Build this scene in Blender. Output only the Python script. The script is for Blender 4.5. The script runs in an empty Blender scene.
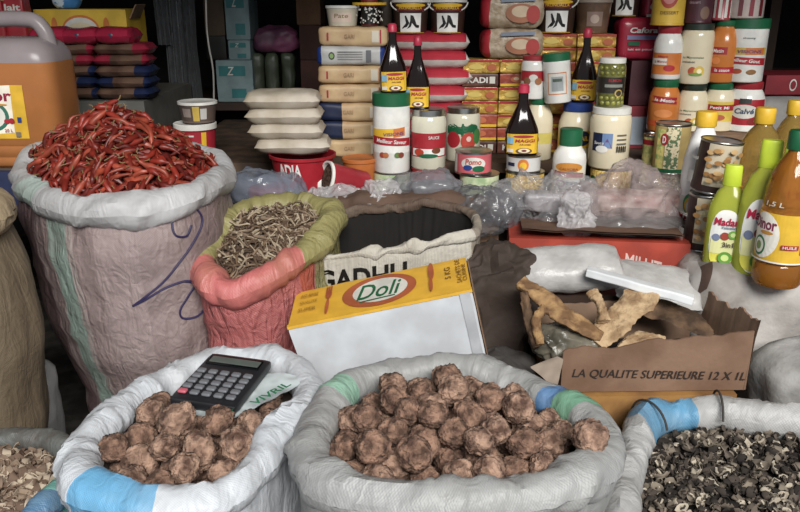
import bpy, math, random
from mathutils import Vector, Matrix, noise
from mathutils.bvhtree import BVHTree
rnd = random.Random(11)
S = bpy.context.scene
C = S.collection
PI = math.pi
# ---------------------------------------------------------------- camera, sky, light, exposure
CZ, TH, F = 1.25, math.radians(18.4), 768.0
cd = bpy.data.cameras.new('camera'); cam = bpy.data.objects.new('camera', cd); C.objects.link(cam)
cam.location = (0, 0, CZ); cam.rotation_euler = (PI/2 - TH, 0, 0)
cd.sensor_width = 36; cd.lens = 36*F/800; cd.clip_start = .02
S.camera = cam
w = bpy.data.worlds.new('sky'); S.world = w; w.use_nodes = True
bg = w.node_tree.nodes['Background']; bg.inputs[0].default_value = (.80, .90, 1.0, 1); bg.inputs[1].default_value = .42
def area(name, loc, target, sx, sy, power, col):
    l = bpy.data.lights.new(name, 'AREA'); l.shape = 'RECTANGLE'; l.size = sx; l.size_y = sy; l.energy = power; l.color = col
    o = bpy.data.objects.new(name, l); C.objects.link(o); o.location = loc
    o.rotation_euler = (Vector(target)-Vector(loc)).to_track_quat('-Z', 'Y').to_euler()
area('street_daylight', (.9, -3.0, 3.9), (0, 2.0, .7), 3.0, 1.6, 500, (1.0, .985, .95))
S.view_settings.view_transform = 'Standard'; S.view_settings.look = 'None'; S.view_settings.gamma = 1
S.view_settings.use_curve_mapping = False; S.view_settings.exposure = 0.0

# ---------------------------------------------------------------- projection helpers
ct, st = math.cos(TH), math.sin(TH)
def ray(px, py):
    xc, yc = (px-400)/F, (256-py)/F
    return Vector((xc, ct+st*yc, -st+ct*yc))
def at(px, py, Y):
    d = ray(px, py); return Vector((0, 0, CZ)) + d*(Y/d.y)
def atz(px, py, z):
    d = ray(px, py); return Vector((0, 0, CZ)) + d*((z-CZ)/d.z)
def mpp(px, py, Y): return Y/ray(px, py).y/F
def spot(x0, x1, yt, yb, Y, z0=None):
    cx = (x0+x1)/2; m = mpp(cx, (yt+yb)/2, Y); r = (x1-x0)/2*m
    zb = at(cx, yb, Y-r*.7).z if z0 is None else z0
    zt = at(cx, yt, Y+r*.5).z
    return at(cx, (yt+yb)/2, Y).x, Y, zb, r, zt-zb
def n1(x, y=0, z=0): return noise.noise(Vector((x, y, z)))
def ridge(p): return 1-abs(noise.noise(p))*2

# ---------------------------------------------------------------- materials
SAT = .84      # pulls every base colour towards grey for a muted, veiled look
def lin(h):
    h = h.lstrip('#'); v = [int(h[i:i+2], 16)/255 for i in (0, 2, 4)]
    g = .3*v[0]+.59*v[1]+.11*v[2]; v = [g+(c-g)*SAT for c in v]
    return tuple(c/12.92 if c <= .04045 else ((c+.055)/1.055)**2.4 for c in v) + (1,)
_mc = {}
def M(h, rough=.5, metal=0., trans=0., alpha=1., bump=0., bs=40., var=.10, vs=14., h2=None, ior=1.45, sss=0., vlo=.42, vhi=.62):
    key = (h, rough, metal, trans, alpha, bump, bs, var, vs, h2, ior, sss, vlo, vhi)
    if key in _mc: return _mc[key]
    m = bpy.data.materials.new('surface_%d' % len(_mc)); m.use_nodes = True; nt = m.node_tree; N = nt.nodes; L = nt.links
    b = N['Principled BSDF']
    b.inputs['Roughness'].default_value = rough; b.inputs['Metallic'].default_value = metal
    b.inputs['Transmission Weight'].default_value = trans; b.inputs['Alpha'].default_value = alpha; b.inputs['IOR'].default_value = ior
    if sss: b.inputs['Subsurface Weight'].default_value = sss; b.inputs['Subsurface Radius'].default_value = (.02, .01, .006)
    tc = N.new('ShaderNodeTexCoord')
    nz = N.new('ShaderNodeTexNoise'); nz.inputs['Scale'].default_value = vs; nz.inputs['Detail'].default_value = 5
    L.new(tc.outputs['Object'], nz.inputs['Vector'])
    cr = N.new('ShaderNodeValToRGB'); c1 = lin(h)
    c2 = lin(h2) if h2 else tuple(c*(1-var*2.2) for c in c1[:3]) + (1,)
    cr.color_ramp.elements[0].position = vlo; cr.color_ramp.elements[0].color = c2
    cr.color_ramp.elements[1].position = vhi; cr.color_ramp.elements[1].color = c1
    L.new(nz.outputs['Fac'], cr.inputs['Fac']); L.new(cr.outputs['Color'], b.inputs['Base Color'])
    if bump:
        nb = N.new('ShaderNodeTexNoise'); nb.inputs['Scale'].default_value = bs; nb.inputs['Detail'].default_value = 6
        L.new(tc.outputs['Object'], nb.inputs['Vector'])
        bp = N.new('ShaderNodeBump'); bp.inputs['Strength'].default_value = bump; bp.inputs['Distance'].default_value = .01
        L.new(nb.outputs['Fac'], bp.inputs['Height']); L.new(bp.outputs['Normal'], b.inputs['Normal'])
    _mc[key] = m; return m
def weave(name, base, stripes=(), threads=260, vthreads=170, bump=.35, dirt='#8d8478', dirtamt=.35, rough=.5, crease=(30, 7, .7), contrast=.16):
    """woven plastic sacking; stripes are (u0, u1, hex) printed bands round the sack"""
    m = bpy.data.materials.new(name); m.use_nodes = True; nt = m.node_tree; N = nt.nodes; L = nt.links
    b = N['Principled BSDF']; b.inputs['Roughness'].default_value = rough
    uv = N.new('ShaderNodeUVMap'); sep = N.new('ShaderNodeSeparateXYZ'); L.new(uv.outputs[0], sep.inputs[0])
    cr = N.new('ShaderNodeValToRGB'); cr.color_ramp.interpolation = 'CONSTANT'
    el = cr.color_ramp.elements; el[0].position = 0; el[0].color = lin(base); el[1].position = 1; el[1].color = lin(base)
    for a, e, h in stripes:
        x = el.new(a); x.color = lin(h); x = el.new(e); x.color = lin(base)
    L.new(sep.outputs[0], cr.inputs['Fac'])
    hs = []
    for o, k in ((0, threads), (1, vthreads)):
        mu = N.new('ShaderNodeMath'); mu.operation = 'MULTIPLY'; mu.inputs[1].default_value = k*1.5*2*PI; L.new(sep.outputs[o], mu.inputs[0])
        si = N.new('ShaderNodeMath'); si.operation = 'SINE'; L.new(mu.outputs[0], si.inputs[0]); hs.append(si)
    mx = N.new('ShaderNodeMath'); mx.operation = 'MULTIPLY'; L.new(hs[0].outputs[0], mx.inputs[0]); L.new(hs[1].outputs[0], mx.inputs[1])
    tc = N.new('ShaderNodeTexCoord'); nz = N.new('ShaderNodeTexNoise'); nz.inputs['Scale'].default_value = 7; nz.inputs['Detail'].default_value = 8; nz.inputs['Roughness'].default_value = .65
    L.new(tc.outputs['Object'], nz.inputs['Vector'])
    mr = N.new('ShaderNodeMapRange'); mr.inputs[1].default_value = .42; mr.inputs[2].default_value = .72; mr.inputs[3].default_value = 0; mr.inputs[4].default_value = dirtamt
    L.new(nz.outputs['Fac'], mr.inputs[0])
    d = N.new('ShaderNodeMixRGB'); d.inputs[2].default_value = lin(dirt); L.new(mr.outputs[0], d.inputs[0]); L.new(cr.outputs[0], d.inputs[1])
    m2 = N.new('ShaderNodeMixRGB'); m2.blend_type = 'MULTIPLY'; m2.inputs[0].default_value = 1
    w2 = N.new('ShaderNodeMapRange'); w2.inputs[1].default_value = -1; w2.inputs[2].default_value = 1; w2.inputs[3].default_value = 1-contrast; w2.inputs[4].default_value = 1
    L.new(mx.outputs[0], w2.inputs[0]); L.new(d.outputs[0], m2.inputs[1]); L.new(w2.outputs[0], m2.inputs[2])
    L.new(m2.outputs[0], b.inputs['Base Color'])
    n2 = N.new('ShaderNodeTexNoise'); n2.inputs['Scale'].default_value = 38; n2.inputs['Detail'].default_value = 7; n2.inputs['Distortion'].default_value = 1.2; L.new(tc.outputs['Object'], n2.inputs['Vector'])
    ad = N.new('ShaderNodeMath'); ad.operation = 'MULTIPLY_ADD'; ad.inputs[1].default_value = .05; L.new(mx.outputs[0], ad.inputs[0])
    mp = N.new('ShaderNodeMapping'); mp.inputs['Scale'].default_value = (crease[0], crease[1], 1); mp.inputs['Rotation'].default_value = (0, 0, .12); L.new(uv.outputs[0], mp.inputs[0])
    n3 = N.new('ShaderNodeTexNoise'); n3.inputs['Scale'].default_value = 1; n3.inputs['Detail'].default_value = 3; n3.inputs['Distortion'].default_value = .9; L.new(mp.outputs[0], n3.inputs['Vector'])
    s3 = N.new('ShaderNodeMath'); s3.operation = 'SUBTRACT'; s3.inputs[1].default_value = .5; L.new(n3.outputs['Fac'], s3.inputs[0])
    a3 = N.new('ShaderNodeMath'); a3.operation = 'ABSOLUTE'; L.new(s3.outputs[0], a3.inputs[0])
    m3 = N.new('ShaderNodeMath'); m3.operation = 'MULTIPLY_ADD'; m3.inputs[1].default_value = -crease[2]*4; L.new(a3.outputs[0], m3.inputs[0]); L.new(n2.outputs['Fac'], m3.inputs[2]); L.new(m3.outputs[0], ad.inputs[2])
    bp = N.new('ShaderNodeBump'); bp.inputs['Strength'].default_value = bump; bp.inputs['Distance'].default_value = .01
    L.new(ad.outputs[0], bp.inputs['Height']); L.new(bp.outputs['Normal'], b.inputs['Normal'])
    return m

# ---------------------------------------------------------------- mesh builder
class MB:
    def __init__(s): s.v = []; s.f = []; s.m = []; s.uv = []; s.mats = []
    def mi(s, mat):
        if mat not in s.mats: s.mats.append(mat)
        return s.mats.index(mat)
    def add(s, vs, fs, mat, uvs=None):
        o = len(s.v); s.v += [Vector(p) for p in vs]; k = s.mi(mat)
        for i, f in enumerate(fs):
            s.f.append([a+o for a in f]); s.m.append(k); s.uv.append(uvs[i] if uvs else [(0, 0)]*len(f))
        return o
    def loft(s, rings, mat, closed=True, cap0=False, cap1=False, matf=None, vv=None):
        n = len(rings[0]); o = len(s.v)
        for r in rings: s.v += [Vector(p) for p in r]
        if vv is None:
            vv = [0]
            for a, b in zip(rings, rings[1:]): vv.append(vv[-1] + (Vector(b[0])-Vector(a[0])).length)
        k = s.mi(mat); J = n if closed else n-1
        for i in range(len(rings)-1):
            for j in range(J):
                j2 = (j+1) % n
                s.f.append([o+i*n+j, o+i*n+j2, o+(i+1)*n+j2, o+(i+1)*n+j])
                s.m.append(s.mi(matf(i, j)) if matf else k)
                d = n if closed else n-1
                s.uv.append([(j/d, vv[i]), ((j+1)/d, vv[i]), ((j+1)/d, vv[i+1]), (j/d, vv[i+1])])
        for flag, i in ((cap0, 0), (cap1, len(rings)-1)):
            if flag:
                c = sum((Vector(p) for p in rings[i]), Vector())/n; s.v.append(c); ci = len(s.v)-1
                for j in range(n):
                    a, b = o+i*n+j, o+i*n+(j+1) % n
                    s.f.append([ci, b, a] if i == 0 else [ci, a, b]); s.m.append(s.mi(matf(max(i-1, 0), j)) if matf else k); s.uv.append([(.5, 0)]*3)
    def lathe(s, prof, mat, n=40, sy=1., pw=2., c=(0, 0, 0), matf=None):
        rings = []
        for r, z in prof:
            ring = []
            for j in range(n):
                a = 2*PI*j/n; x, y = math.cos(a), math.sin(a)
                if pw != 2: x, y = math.copysign(abs(x)**(2/pw), x), math.copysign(abs(y)**(2/pw), y)
                ring.append((c[0]+r*x, c[1]+r*y*sy, c[2]+z))
            rings.append(ring)
        s.loft(rings, mat, cap0=prof[0][0] > 1e-5, cap1=prof[-1][0] > 1e-5, matf=matf)
    def tube(s, pts, rad, mat, n=8, caps=True):
        pts = [Vector(p) for p in pts]; rings = []
        up = Vector((0, 0, 1)); prev = None
        for i, p in enumerate(pts):
            t = (pts[min(i+1, len(pts)-1)]-pts[max(i-1, 0)]).normalized()
            a = prev if prev is not None else (up if abs(t.z) < .9 else Vector((1, 0, 0)))
            x = (a - t*a.dot(t)).normalized(); y = t.cross(x); prev = x
            r = rad(i/(len(pts)-1)) if callable(rad) else rad
            rings.append([p + (x*math.cos(2*PI*j/n) + y*math.sin(2*PI*j/n))*r for j in range(n)])
        s.loft(rings, mat, cap0=caps, cap1=caps)
    def box(s, w, d, h, mat, c=(0, 0, 0)):
        """base-centred box"""
        x, y, z = c; X, Y = w/2, d/2
        vs = [(x-X, y-Y, z), (x+X, y-Y, z), (x+X, y+Y, z), (x-X, y+Y, z), (x-X, y-Y, z+h), (x+X, y-Y, z+h), (x+X, y+Y, z+h), (x-X, y+Y, z+h)]
        s.add(vs, [[3, 2, 1, 0], [4, 5, 6, 7], [0, 1, 5, 4], [1, 2, 6, 5], [2, 3, 7, 6], [3, 0, 4, 7]], mat)
    def soft(s, w, d, h, rad, mat, amp=0., fs=12., seed=0, n=12, c=(0, 0, 0), matf=None, bulge=0.):
        """base-centred rounded box with a crumpled surface; matf(x,y,z in -1..1)"""
        cache = {}; X, Y, Z = w/2, d/2, h/2
        def vert(p):
            k = tuple(round(a, 5) for a in p)
            if k in cache: return cache[k]
            q = Vector((p[0]*X, p[1]*Y, p[2]*Z))
            rr = min(rad, X, Y, Z)
            inn = Vector((max(-X+rr, min(X-rr, q.x)), max(-Y+rr, min(Y-rr, q.y)), max(-Z+rr, min(Z-rr, q.z))))
            dv = q-inn; nn = dv.normalized() if dv.length > 1e-9 else Vector((0, 0, 1))
            q = inn + nn*min(dv.length, rr) if dv.length > 1e-9 else q
            if bulge:
                q += Vector((p[0]*(1-p[1]**2)*(1-p[2]**2), p[1]*(1-p[0]**2)*(1-p[2]**2), p[2]*(1-p[0]**2)*(1-p[1]**2)))*bulge
            if amp:
                e = noise.noise_vector(q*fs + Vector((seed*7.3, seed*3.1, seed))); q += e*amp
                q += noise.noise_vector(q*fs*2.7 + Vector((seed*2.3, 9, seed)))*amp*.4
            s.v.append(q + Vector((c[0], c[1], c[2]+Z))); cache[k] = len(s.v)-1
            return cache[k]
        for ax in range(3):
            for sg in (-1, 1):
                for i in range(n):
                    for j in range(n):
                        f = []; ctr = [0, 0, 0]
                        for a, b in ((i, j), (i+1, j), (i+1, j+1), (i, j+1)):
                            p = [0, 0, 0]; p[ax] = sg; p[(ax+1) % 3] = -1+2*a/n; p[(ax+2) % 3] = -1+2*b/n
                            f.append(vert(p)); ctr = [u+v/4 for u, v in zip(ctr, p)]
                        if sg < 0: f.reverse()
                        s.f.append(f); s.m.append(s.mi(matf(*ctr) if matf else mat)); s.uv.append([(i/n, j/n), ((i+1)/n, j/n), ((i+1)/n, (j+1)/n), (i/n, (j+1)/n)])
    def pillow(s, w, d, h, mat, seed=0, amp=.004, n=22, matf=None, seam=.06):
        """base-centred filled bag with pinched end seams"""
        idx = {}
        for side in (1, -1):
            for i in range(n+1):
                for j in range(n+1):
                    u, v = -1+2*i/n, -1+2*j/n
                    edge = i in (0, n) or j in (0, n)
                    if edge and side == -1: idx[(i, j, -1)] = idx[(i, j, 1)]; continue
                    uu = max(0, 1-max(0, (abs(u)-seam*.5))**7) ; vv = max(0, 1-abs(v)**3.2)
                    k = max(0, (uu*vv))**.55
                    if abs(u) > 1-seam: k *= (1-abs(u))/seam
                    z = side*h/2*k
                    pin = 1-.10*abs(u)**6
                    p = Vector((u*w/2, v*d/2*pin, z))
                    q = p*22 + Vector((seed*5.1, seed*1.7, side*4.))
                    p += noise.noise_vector(q)*amp*(.4+.6*k) + Vector((0, 0, amp*.9*n1(u*9+seed, v*3, side*2)*abs(u)**2))
                    s.v.append(p + Vector((0, 0, h/2))); idx[(i, j, side)] = len(s.v)-1
            for i in range(n):
                for j in range(n):
                    f = [idx[(i, j, side)], idx[(i+1, j, side)], idx[(i+1, j+1, side)], idx[(i, j+1, side)]]
                    if side < 0: f.reverse()
                    u, v = -1+2*(i+.5)/n, -1+2*(j+.5)/n
                    s.f.append(f); s.m.append(s.mi(matf(u, v, side) if matf else mat)); s.uv.append([(0, 0)]*4)
    def bvh(s): return BVHTree.FromPolygons(s.v, s.f)
    def xf(s, mtx, start=0):
        for i in range(start, len(s.v)): s.v[i] = mtx @ s.v[i]
    def mesh(s, name, smooth=True, ang=40):
        me = bpy.data.meshes.new(name); me.from_pydata([tuple(p) for p in s.v], [], s.f); me.update()
        for m in s.mats: me.materials.append(m)
        me.polygons.foreach_set('material_index', s.m)
        ul = me.uv_layers.new(name='UVMap'); flat = [c for f in s.uv for q in f for c in q]; ul.data.foreach_set('uv', flat)
        if smooth:
            me.polygons.foreach_set('use_smooth', [True]*len(me.polygons)); me.set_sharp_from_angle(angle=math.radians(ang))
        return me
    def build(s, name, parent=None, smooth=True, ang=40, label=None):
        o = bpy.data.objects.new(name, s.mesh(name, smooth, ang)); C.objects.link(o)
        if parent: o.parent = parent
        if label: o['label'] = label
        return o
def thing(name, label, cat, loc=(0, 0, 0), rot=(0, 0, 0), group=None):
    o = bpy.data.objects.new(name, None); C.objects.link(o); o.empty_display_size = .02
    o.location = loc; o.rotation_euler = rot; return tag(o, label, cat, group)
def tag(o, label, cat, group=None, kind=None):
    o['label'] = label; o['category'] = cat
    if group: o['group'] = group
    if kind: o['kind'] = kind
    return o
def copy_tree(o, label=None, group=None):
    r = o.copy(); C.objects.link(r)
    for ch in list(o.children):
        c = ch.copy(); C.objects.link(c); c.parent = r
        for g in list(ch.children):
            d = g.copy(); C.objects.link(d); d.parent = c
    if label: r['label'] = label
    if group: r['group'] = group
    return r
# ---------------------------------------------------------------- printed labels: shapes in metres, wrapped on a surface
_tx = {}
def text2d(s, shear=0., bold=0.):
    k = (s, shear, bold)
    if k not in _tx:
        cu = bpy.data.curves.new('t', 'FONT'); cu.body = s; cu.shear = shear; cu.offset = bold; cu.resolution_u = 3
        o = bpy.data.objects.new('t', cu); C.objects.link(o)
        me = bpy.data.meshes.new_from_object(o.evaluated_get(bpy.context.evaluated_depsgraph_get()))
        vs = [(v.co.x, v.co.y) for v in me.vertices]; fs = [list(p.vertices) for p in me.polygons]
        bpy.data.objects.remove(o); bpy.data.curves.remove(cu); bpy.data.meshes.remove(me)
        x0, x1 = min(v[0] for v in vs), max(v[0] for v in vs); y0, y1 = min(v[1] for v in vs), max(v[1] for v in vs)
        _tx[k] = ([((x-(x0+x1)/2)/(x1-x0), (y-(y0+y1)/2)/(y1-y0)) for x, y in vs], fs)
    return _tx[k]
class Lab:
    def __init__(s): s.it = []; s.l = 0
    def rect(s, u0, v0, u1, v1, m, step=.007, sk=0.):
        nx, ny = max(1, int((u1-u0)/step)), max(1, int((v1-v0)/.012))
        vs = [(u0+(u1-u0)*i/nx, v0+(v1-v0)*j/ny+sk*(i/nx-.5)) for j in range(ny+1) for i in range(nx+1)]
        fs = [[j*(nx+1)+i, j*(nx+1)+i+1, (j+1)*(nx+1)+i+1, (j+1)*(nx+1)+i] for j in range(ny) for i in range(nx)]
        s.it.append((vs, fs, m, s.l)); s.l += 1; return s
    def ell(s, u, v, a, b, m, n=24, pw=2.):
        vs = [(u, v)]
        for k in (.25, .5, .75, 1):
            for i in range(n):
                x, y = math.cos(2*PI*i/n), math.sin(2*PI*i/n)
                vs.append((u+a*k*math.copysign(abs(x)**(2/pw), x), v+b*k*math.copysign(abs(y)**(2/pw), y)))
        fs = [[0, 1+i, 1+(i+1) % n] for i in range(n)] + [[1+q*n+i, 1+q*n+n+i, 1+q*n+n+(i+1) % n, 1+q*n+(i+1) % n] for q in range(3) for i in range(n)]
        s.it.append((vs, fs, m, s.l)); s.l += 1; return s
    def poly(s, pts, m): s.it.append((list(pts), [list(range(len(pts)))], m, s.l)); s.l += 1; return s
    def text(s, t, u, v, w, h, m, shear=0., bold=0.012, sk=0.):
        vs, fs = text2d(t, shear, bold)
        s.it.append(([(u+x*w, v+y*h+x*sk) for x, y in vs], fs, m, s.l)); return s
    def build(s, fn, parent, name='printed_label', eps=.0005):
        mb = MB()
        for vs, fs, m, l in s.it: mb.add([fn(u, v, (l+1)*eps) for u, v in vs], fs, m)
        return mb.build(name, parent, smooth=False)
def cyl_map(prof, sy=1., pw=2., ang=0.):
    def rz(z):
        for (r0, z0), (r1, z1) in zip(prof, prof[1:]):
            if z0 <= z <= z1 and z1 > z0: return r0+(r1-r0)*(z-z0)/(z1-z0)
        return prof[-1][0]
    R = max(r for r, z in prof)
    def fn(u, v, e):
        r = rz(v)
        if pw == 2 and sy == 1:
            a = -PI/2+u/R+ang; return ((r+e)*math.cos(a), (r+e)*math.sin(a), v)
        t = min(1, abs(u/r)); return (u, -(r*sy*(1-t**pw)**(1/pw)+e), v)
    return fn
def flat_map(y): return lambda u, v, e: (u, y-e, v)

# ---------------------------------------------------------------- palette
WHITE = M('#e9e6e0', .4); CREAM = M('#ddd2bd', .3, sss=.1); OFFW = M('#d6d2c8', .5)
RED = M('#b5202b', .45); DRED = M('#6f1a22', .5); YEL = M('#eab51f', .45); GRN = M('#17633c', .4); BLUE = M('#23408c', .45); NAVY = M('#1d2748', .5)
BLK = M('#17130f', .45); DGREY = M('#33302e', .6); GREY = M('#7d7a76', .6); ORG = M('#d9742a', .45); TEAL = M('#2f7d80', .5)
BRN = M('#6b4a32', .7); DBRN = M('#3a2519', .7); CARD = M('#8a6a4f', .85, bump=.15, bs=60, h2='#775a42'); PINK = M('#c7737d', .5); LIME = M('#b8d62a', .35)
SAUCE = M('#1a0c08', .06, var=0); STEEL = M('#b9b7b2', .28, metal=1.); CHROME = M('#d5d5d5', .15, metal=1.)
GOLD = M('#c08a2c', .35, bump=.1); LIGHTG = M('#7fa25a', .5)
def clear_(h='#cfcccb', a=.4, rough=.12): return M(h, rough, alpha=a, bump=.5, bs=30, var=.05)

# ---------------------------------------------------------------- the setting
def struct(name, mb):
    o = mb.build(name, None, smooth=False); o['kind'] = 'structure'; return o
m = MB(); m.box(4.6, 5.6, .1, M('#5d554c', .9, bump=.4, bs=25, h2='#3e3831'), (0, 1.6, -.1)); struct('floor', m)
m = MB(); m.box(4.6, .1, 2.7, M('#2a2624', .9, bump=.3, bs=10), (0, 4.25, 0)); struct('wall_back', m)
m = MB(); m.box(.1, 3.2, 2.7, M('#3a3431', .9, bump=.3, bs=10), (-2.25, 2.6, 0)); struct('wall_left', m)
m = MB(); m.box(.1, 3.2, 2.7, M('#3a3431', .9, bump=.3, bs=10), (2.25, 2.6, 0)); struct('wall_right', m)
m = MB()
rip = [(-2.3+i*4.6/120, .02*math.sin(i*PI/3)) for i in range(121)]
m.loft([[(x, .75, 2.0+z) for x, z in rip], [(x, 4.3, 2.55+z) for x, z in rip], [(x, 4.3, 2.57+z) for x, z in rip], [(x, .75, 2.02+z) for x, z in rip]], M('#6a6259', .6, metal=.4), closed=False)
struct('ceiling', m)  # unseen roof, its front edge lowered to keep daylight off the shop's back

# ---------------------------------------------------------------- open sacks
class Rim:
    """smooth closed rim; control points in world space, star-shaped about their centre"""
    def __init__(s, pts, n=240):
        cx = (min(p.x for p in pts)+max(p.x for p in pts))/2; cy = (min(p.y for p in pts)+max(p.y for p in pts))/2
        s.c = Vector((cx, cy, sum(p.z for p in pts)/len(pts))); s.n = n; K = len(pts); dense = []
        for i in range(K):
            p0, p1, p2, p3 = (pts[(i+k-1) % K] for k in range(4))
            for q in range(24):
                t = q/24
                dense.append(.5*((2*p1)+(p2-p0)*t+(2*p0-5*p1+4*p2-p3)*t*t+(3*p1-p0-3*p2+p3)*t**3))
        pol = sorted((math.atan2(p.y-cy, p.x-cx) % (2*PI), (Vector((p.x-cx, p.y-cy))).length, p.z) for p in dense)
        pol = [(pol[-1][0]-2*PI,)+pol[-1][1:]]+pol+[(pol[0][0]+2*PI,)+pol[0][1:]]
        s.r = []; s.z = []; k = 0
        for j in range(n):
            a = 2*PI*j/n
            while pol[k+1][0] < a: k += 1
            t = (a-pol[k][0])/max(1e-9, pol[k+1][0]-pol[k][0])
            s.r.append(pol[k][1]+(pol[k+1][1]-pol[k][1])*t); s.z.append(pol[k][2]+(pol[k+1][2]-pol[k][2])*t)
    def at(s, a):
        x = (a % (2*PI))/(2*PI)*s.n; j = int(x) % s.n; t = x-int(x)
        return s.r[j]*(1-t)+s.r[(j+1) % s.n]*t, s.z[j]*(1-t)+s.z[(j+1) % s.n]*t
    def pt(s, j, dr=0., dz=0., k=1., dx=0., dy=0.):
        a = 2*PI*j/s.n; r = s.r[j]*k+dr
        return Vector((s.c.x+r*math.cos(a)+dx, s.c.y+r*math.sin(a)+dy, s.z[j]+dz))
def open_sack(name, label, cat, rim, rr, body, depth, mb_body, mb_roll, m_in, wr=.006, seed=1, zfloor=0., fold=.34, lumps=1., sx=1.0):
    """body: rows (t, scale, dx, dy), t from 0 at the floor to 1 under the rolled rim"""
    root = thing(name, label, cat, (rim.c.x, rim.c.y, zfloor)); off = Matrix.Translation((-rim.c.x, -rim.c.y, -zfloor))
    def rrf(j):
        a = 2*PI*j/rim.n
        return rr*(1+.22*lumps*n1(math.cos(a)*1.6+seed, math.sin(a)*1.6, 3.3))
    B = MB(); rings = []; K = 34
    for i in range(K+1):
        t = i/K
        for (t0, s0, x0, y0), (t1, s1, x1, y1) in zip(body, body[1:]):
            if t0 <= t <= t1:
                q = (t-t0)/(t1-t0); q = q*q*(3-2*q); sc, dx, dy = s0+(s1-s0)*q, x0+(x1-x0)*q, y0+(y1-y0)*q
        ring = []
        for j in range(rim.n):
            p = rim.pt(j, rr*.35, 0, sc, dx, dy); zt = rim.z[j]-rr*.2
            p.z = zfloor+(zt-zfloor)*t
            d = Vector((math.cos(2*PI*j/rim.n), math.sin(2*PI*j/rim.n), 0)); q = Vector((p.x, p.y, p.z*.75))
            p += d*(wr*1.5*n1(q.x*5+seed, q.y*5, q.z*5)+wr*.8*ridge(Vector((q.x*9+seed, q.y*9, p.z*17)))+wr*.3*n1(q.x*30, q.y*30, q.z*30+seed))
            ring.append(p)
        rings.append(ring)
    rings.append([rim.pt(j) for j in range(rim.n)])
    B.loft(rings, mb_body, cap0=True); B.xf(off); bv_src = (list(B.v), list(B.f))
    b = B.build('sack_body', root)
    I = MB(); rings = []
    for k in range(7):
        t = k/6
        rings.append([rim.pt(j, -rr*(.3+.7*t)+.006*n1(j*.25, t*3, seed), -depth*t, 1-.07*t) for j in range(rim.n)])
    I.loft(rings, m_in, cap1=True); I.xf(off); I.build('sack_lining', root)
    T = MB(); rings = []; mm = 18
    for k in range(mm+1):
        ps = 2*PI*k/mm; ring = []
        for j in range(rim.n):
            a = 2*PI*j/rim.n; L = a*rim.r[j]
            cx, cy = math.cos(a)*4, math.sin(a)*4
            sk = .16*math.sin(ps+seed)+.22*n1(cx*.6, cy*.6, seed); cx, cy = math.cos(a+sk)*4, math.sin(a+sk)*4
            f = fold*(n1(cx*1.3+seed, cy*1.3, math.cos(ps)*1.1)*.75+.42*ridge(Vector((cx*3.1, cy*3.1+seed, math.sin(ps)*1.3+math.cos(ps)*.9)))*max(0, n1(cx*.9, cy*.9, seed*2)+.35)+.20*ridge(Vector((cx*7.5, cy*7.5, ps*.5)))*max(0, n1(cx*1.7+5, cy*1.7, seed)+.25)-.1+.10*n1(cx*14, cy*14, ps*2))
            r = rrf(j)*(1+f)
            ring.append(rim.pt(j, r*math.cos(ps)*sx, r*math.sin(ps)+.012*lumps*n1(cx*.5+seed, cy*.5, 7)))
        rings.append(ring)
    T.loft(rings, mb_roll); T.xf(off); T.build('rolled_rim', root)
    return root, (BVHTree.FromPolygons(bv_src[0], bv_src[1]), root.location.copy())
def heap_z(rim, x, y, H, dep, pw=1.6):
    dx, dy = x-rim.c.x, y-rim.c.y; r, z = rim.at(math.atan2(dy, dx)); q = math.hypot(dx, dy)/r
    return rim.c.z+(z-rim.c.z)*min(1, q)-dep+H*(1-min(1, q)**pw)
def heap_mesh(mb, rim, H, dep, mat, k=.93, pw=1.6, amp=.006, fs=60, rings=26, n=96):
    R_ = []
    for i in range(rings+1):
        q = k*(1-i/rings*.985); ring = []
        for j in range(n):
            a = 2*PI*j/n; r, z = rim.at(a); x, y = rim.c.x+r*q*math.cos(a), rim.c.y+r*q*math.sin(a)
            ring.append(Vector((x, y, heap_z(rim, x, y, H, dep, pw)+amp*n1(x*fs, y*fs, 1)-(.03 if i == 0 else 0))))
        R_.append(ring)
    mb.loft(R_, mat, cap1=True)
def heap_place(rim, H, dep, pw, lift, qmax=.9, front=.0, pitch=.35):
    """random spot on a heap as a matrix; front > 0 favours the street side"""
    while True:
        a = rnd.uniform(0, 2*PI); q = math.sqrt(rnd.random())*qmax
        r, z = rim.at(a); x, y = rim.c.x+r*q*math.cos(a), rim.c.y+r*q*math.sin(a)
        if rnd.random() < front*(.5+.5*math.sin(a))*q*1.4: continue
        break
    e = .006; z = heap_z(rim, x, y, H, dep, pw)
    nn = Vector((-(heap_z(rim, x+e, y, H, dep, pw)-heap_z(rim, x-e, y, H, dep, pw))/(2*e), -(heap_z(rim, x, y+e, H, dep, pw)-heap_z(rim, x, y-e, H, dep, pw))/(2*e), 1)).normalized()
    qn = Vector((0, 0, 1)).rotation_difference(nn).to_matrix().to_4x4()
    return Matrix.Translation(Vector((x, y, z))+nn*lift) @ qn @ Matrix.Rotation(rnd.uniform(0, 2*PI), 4, 'Z') @ Matrix.Rotation(rnd.uniform(-pitch, pitch), 4, 'Y') @ Matrix.Rotation(rnd.uniform(0, 2*PI), 4, 'X')
def scatter(name, label, cat, group, meshes, mats, scl=(.85, 1.15)):
    for k, mx in enumerate(mats):
        o = bpy.data.objects.new(name, meshes[k % len(meshes)]); C.objects.link(o)
        o.matrix_world = mx @ Matrix.Scale(rnd.uniform(*scl), 4); tag(o, label, cat, group)
def merge(mb, src, mx):
    mb.add([mx @ v for v in src.v], src.f, src.mats[0], src.uv)
    k0 = len(mb.f)-len(src.f)
    for i, q in enumerate(src.m): mb.m[k0+i] = mb.mi(src.mats[q])

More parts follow.
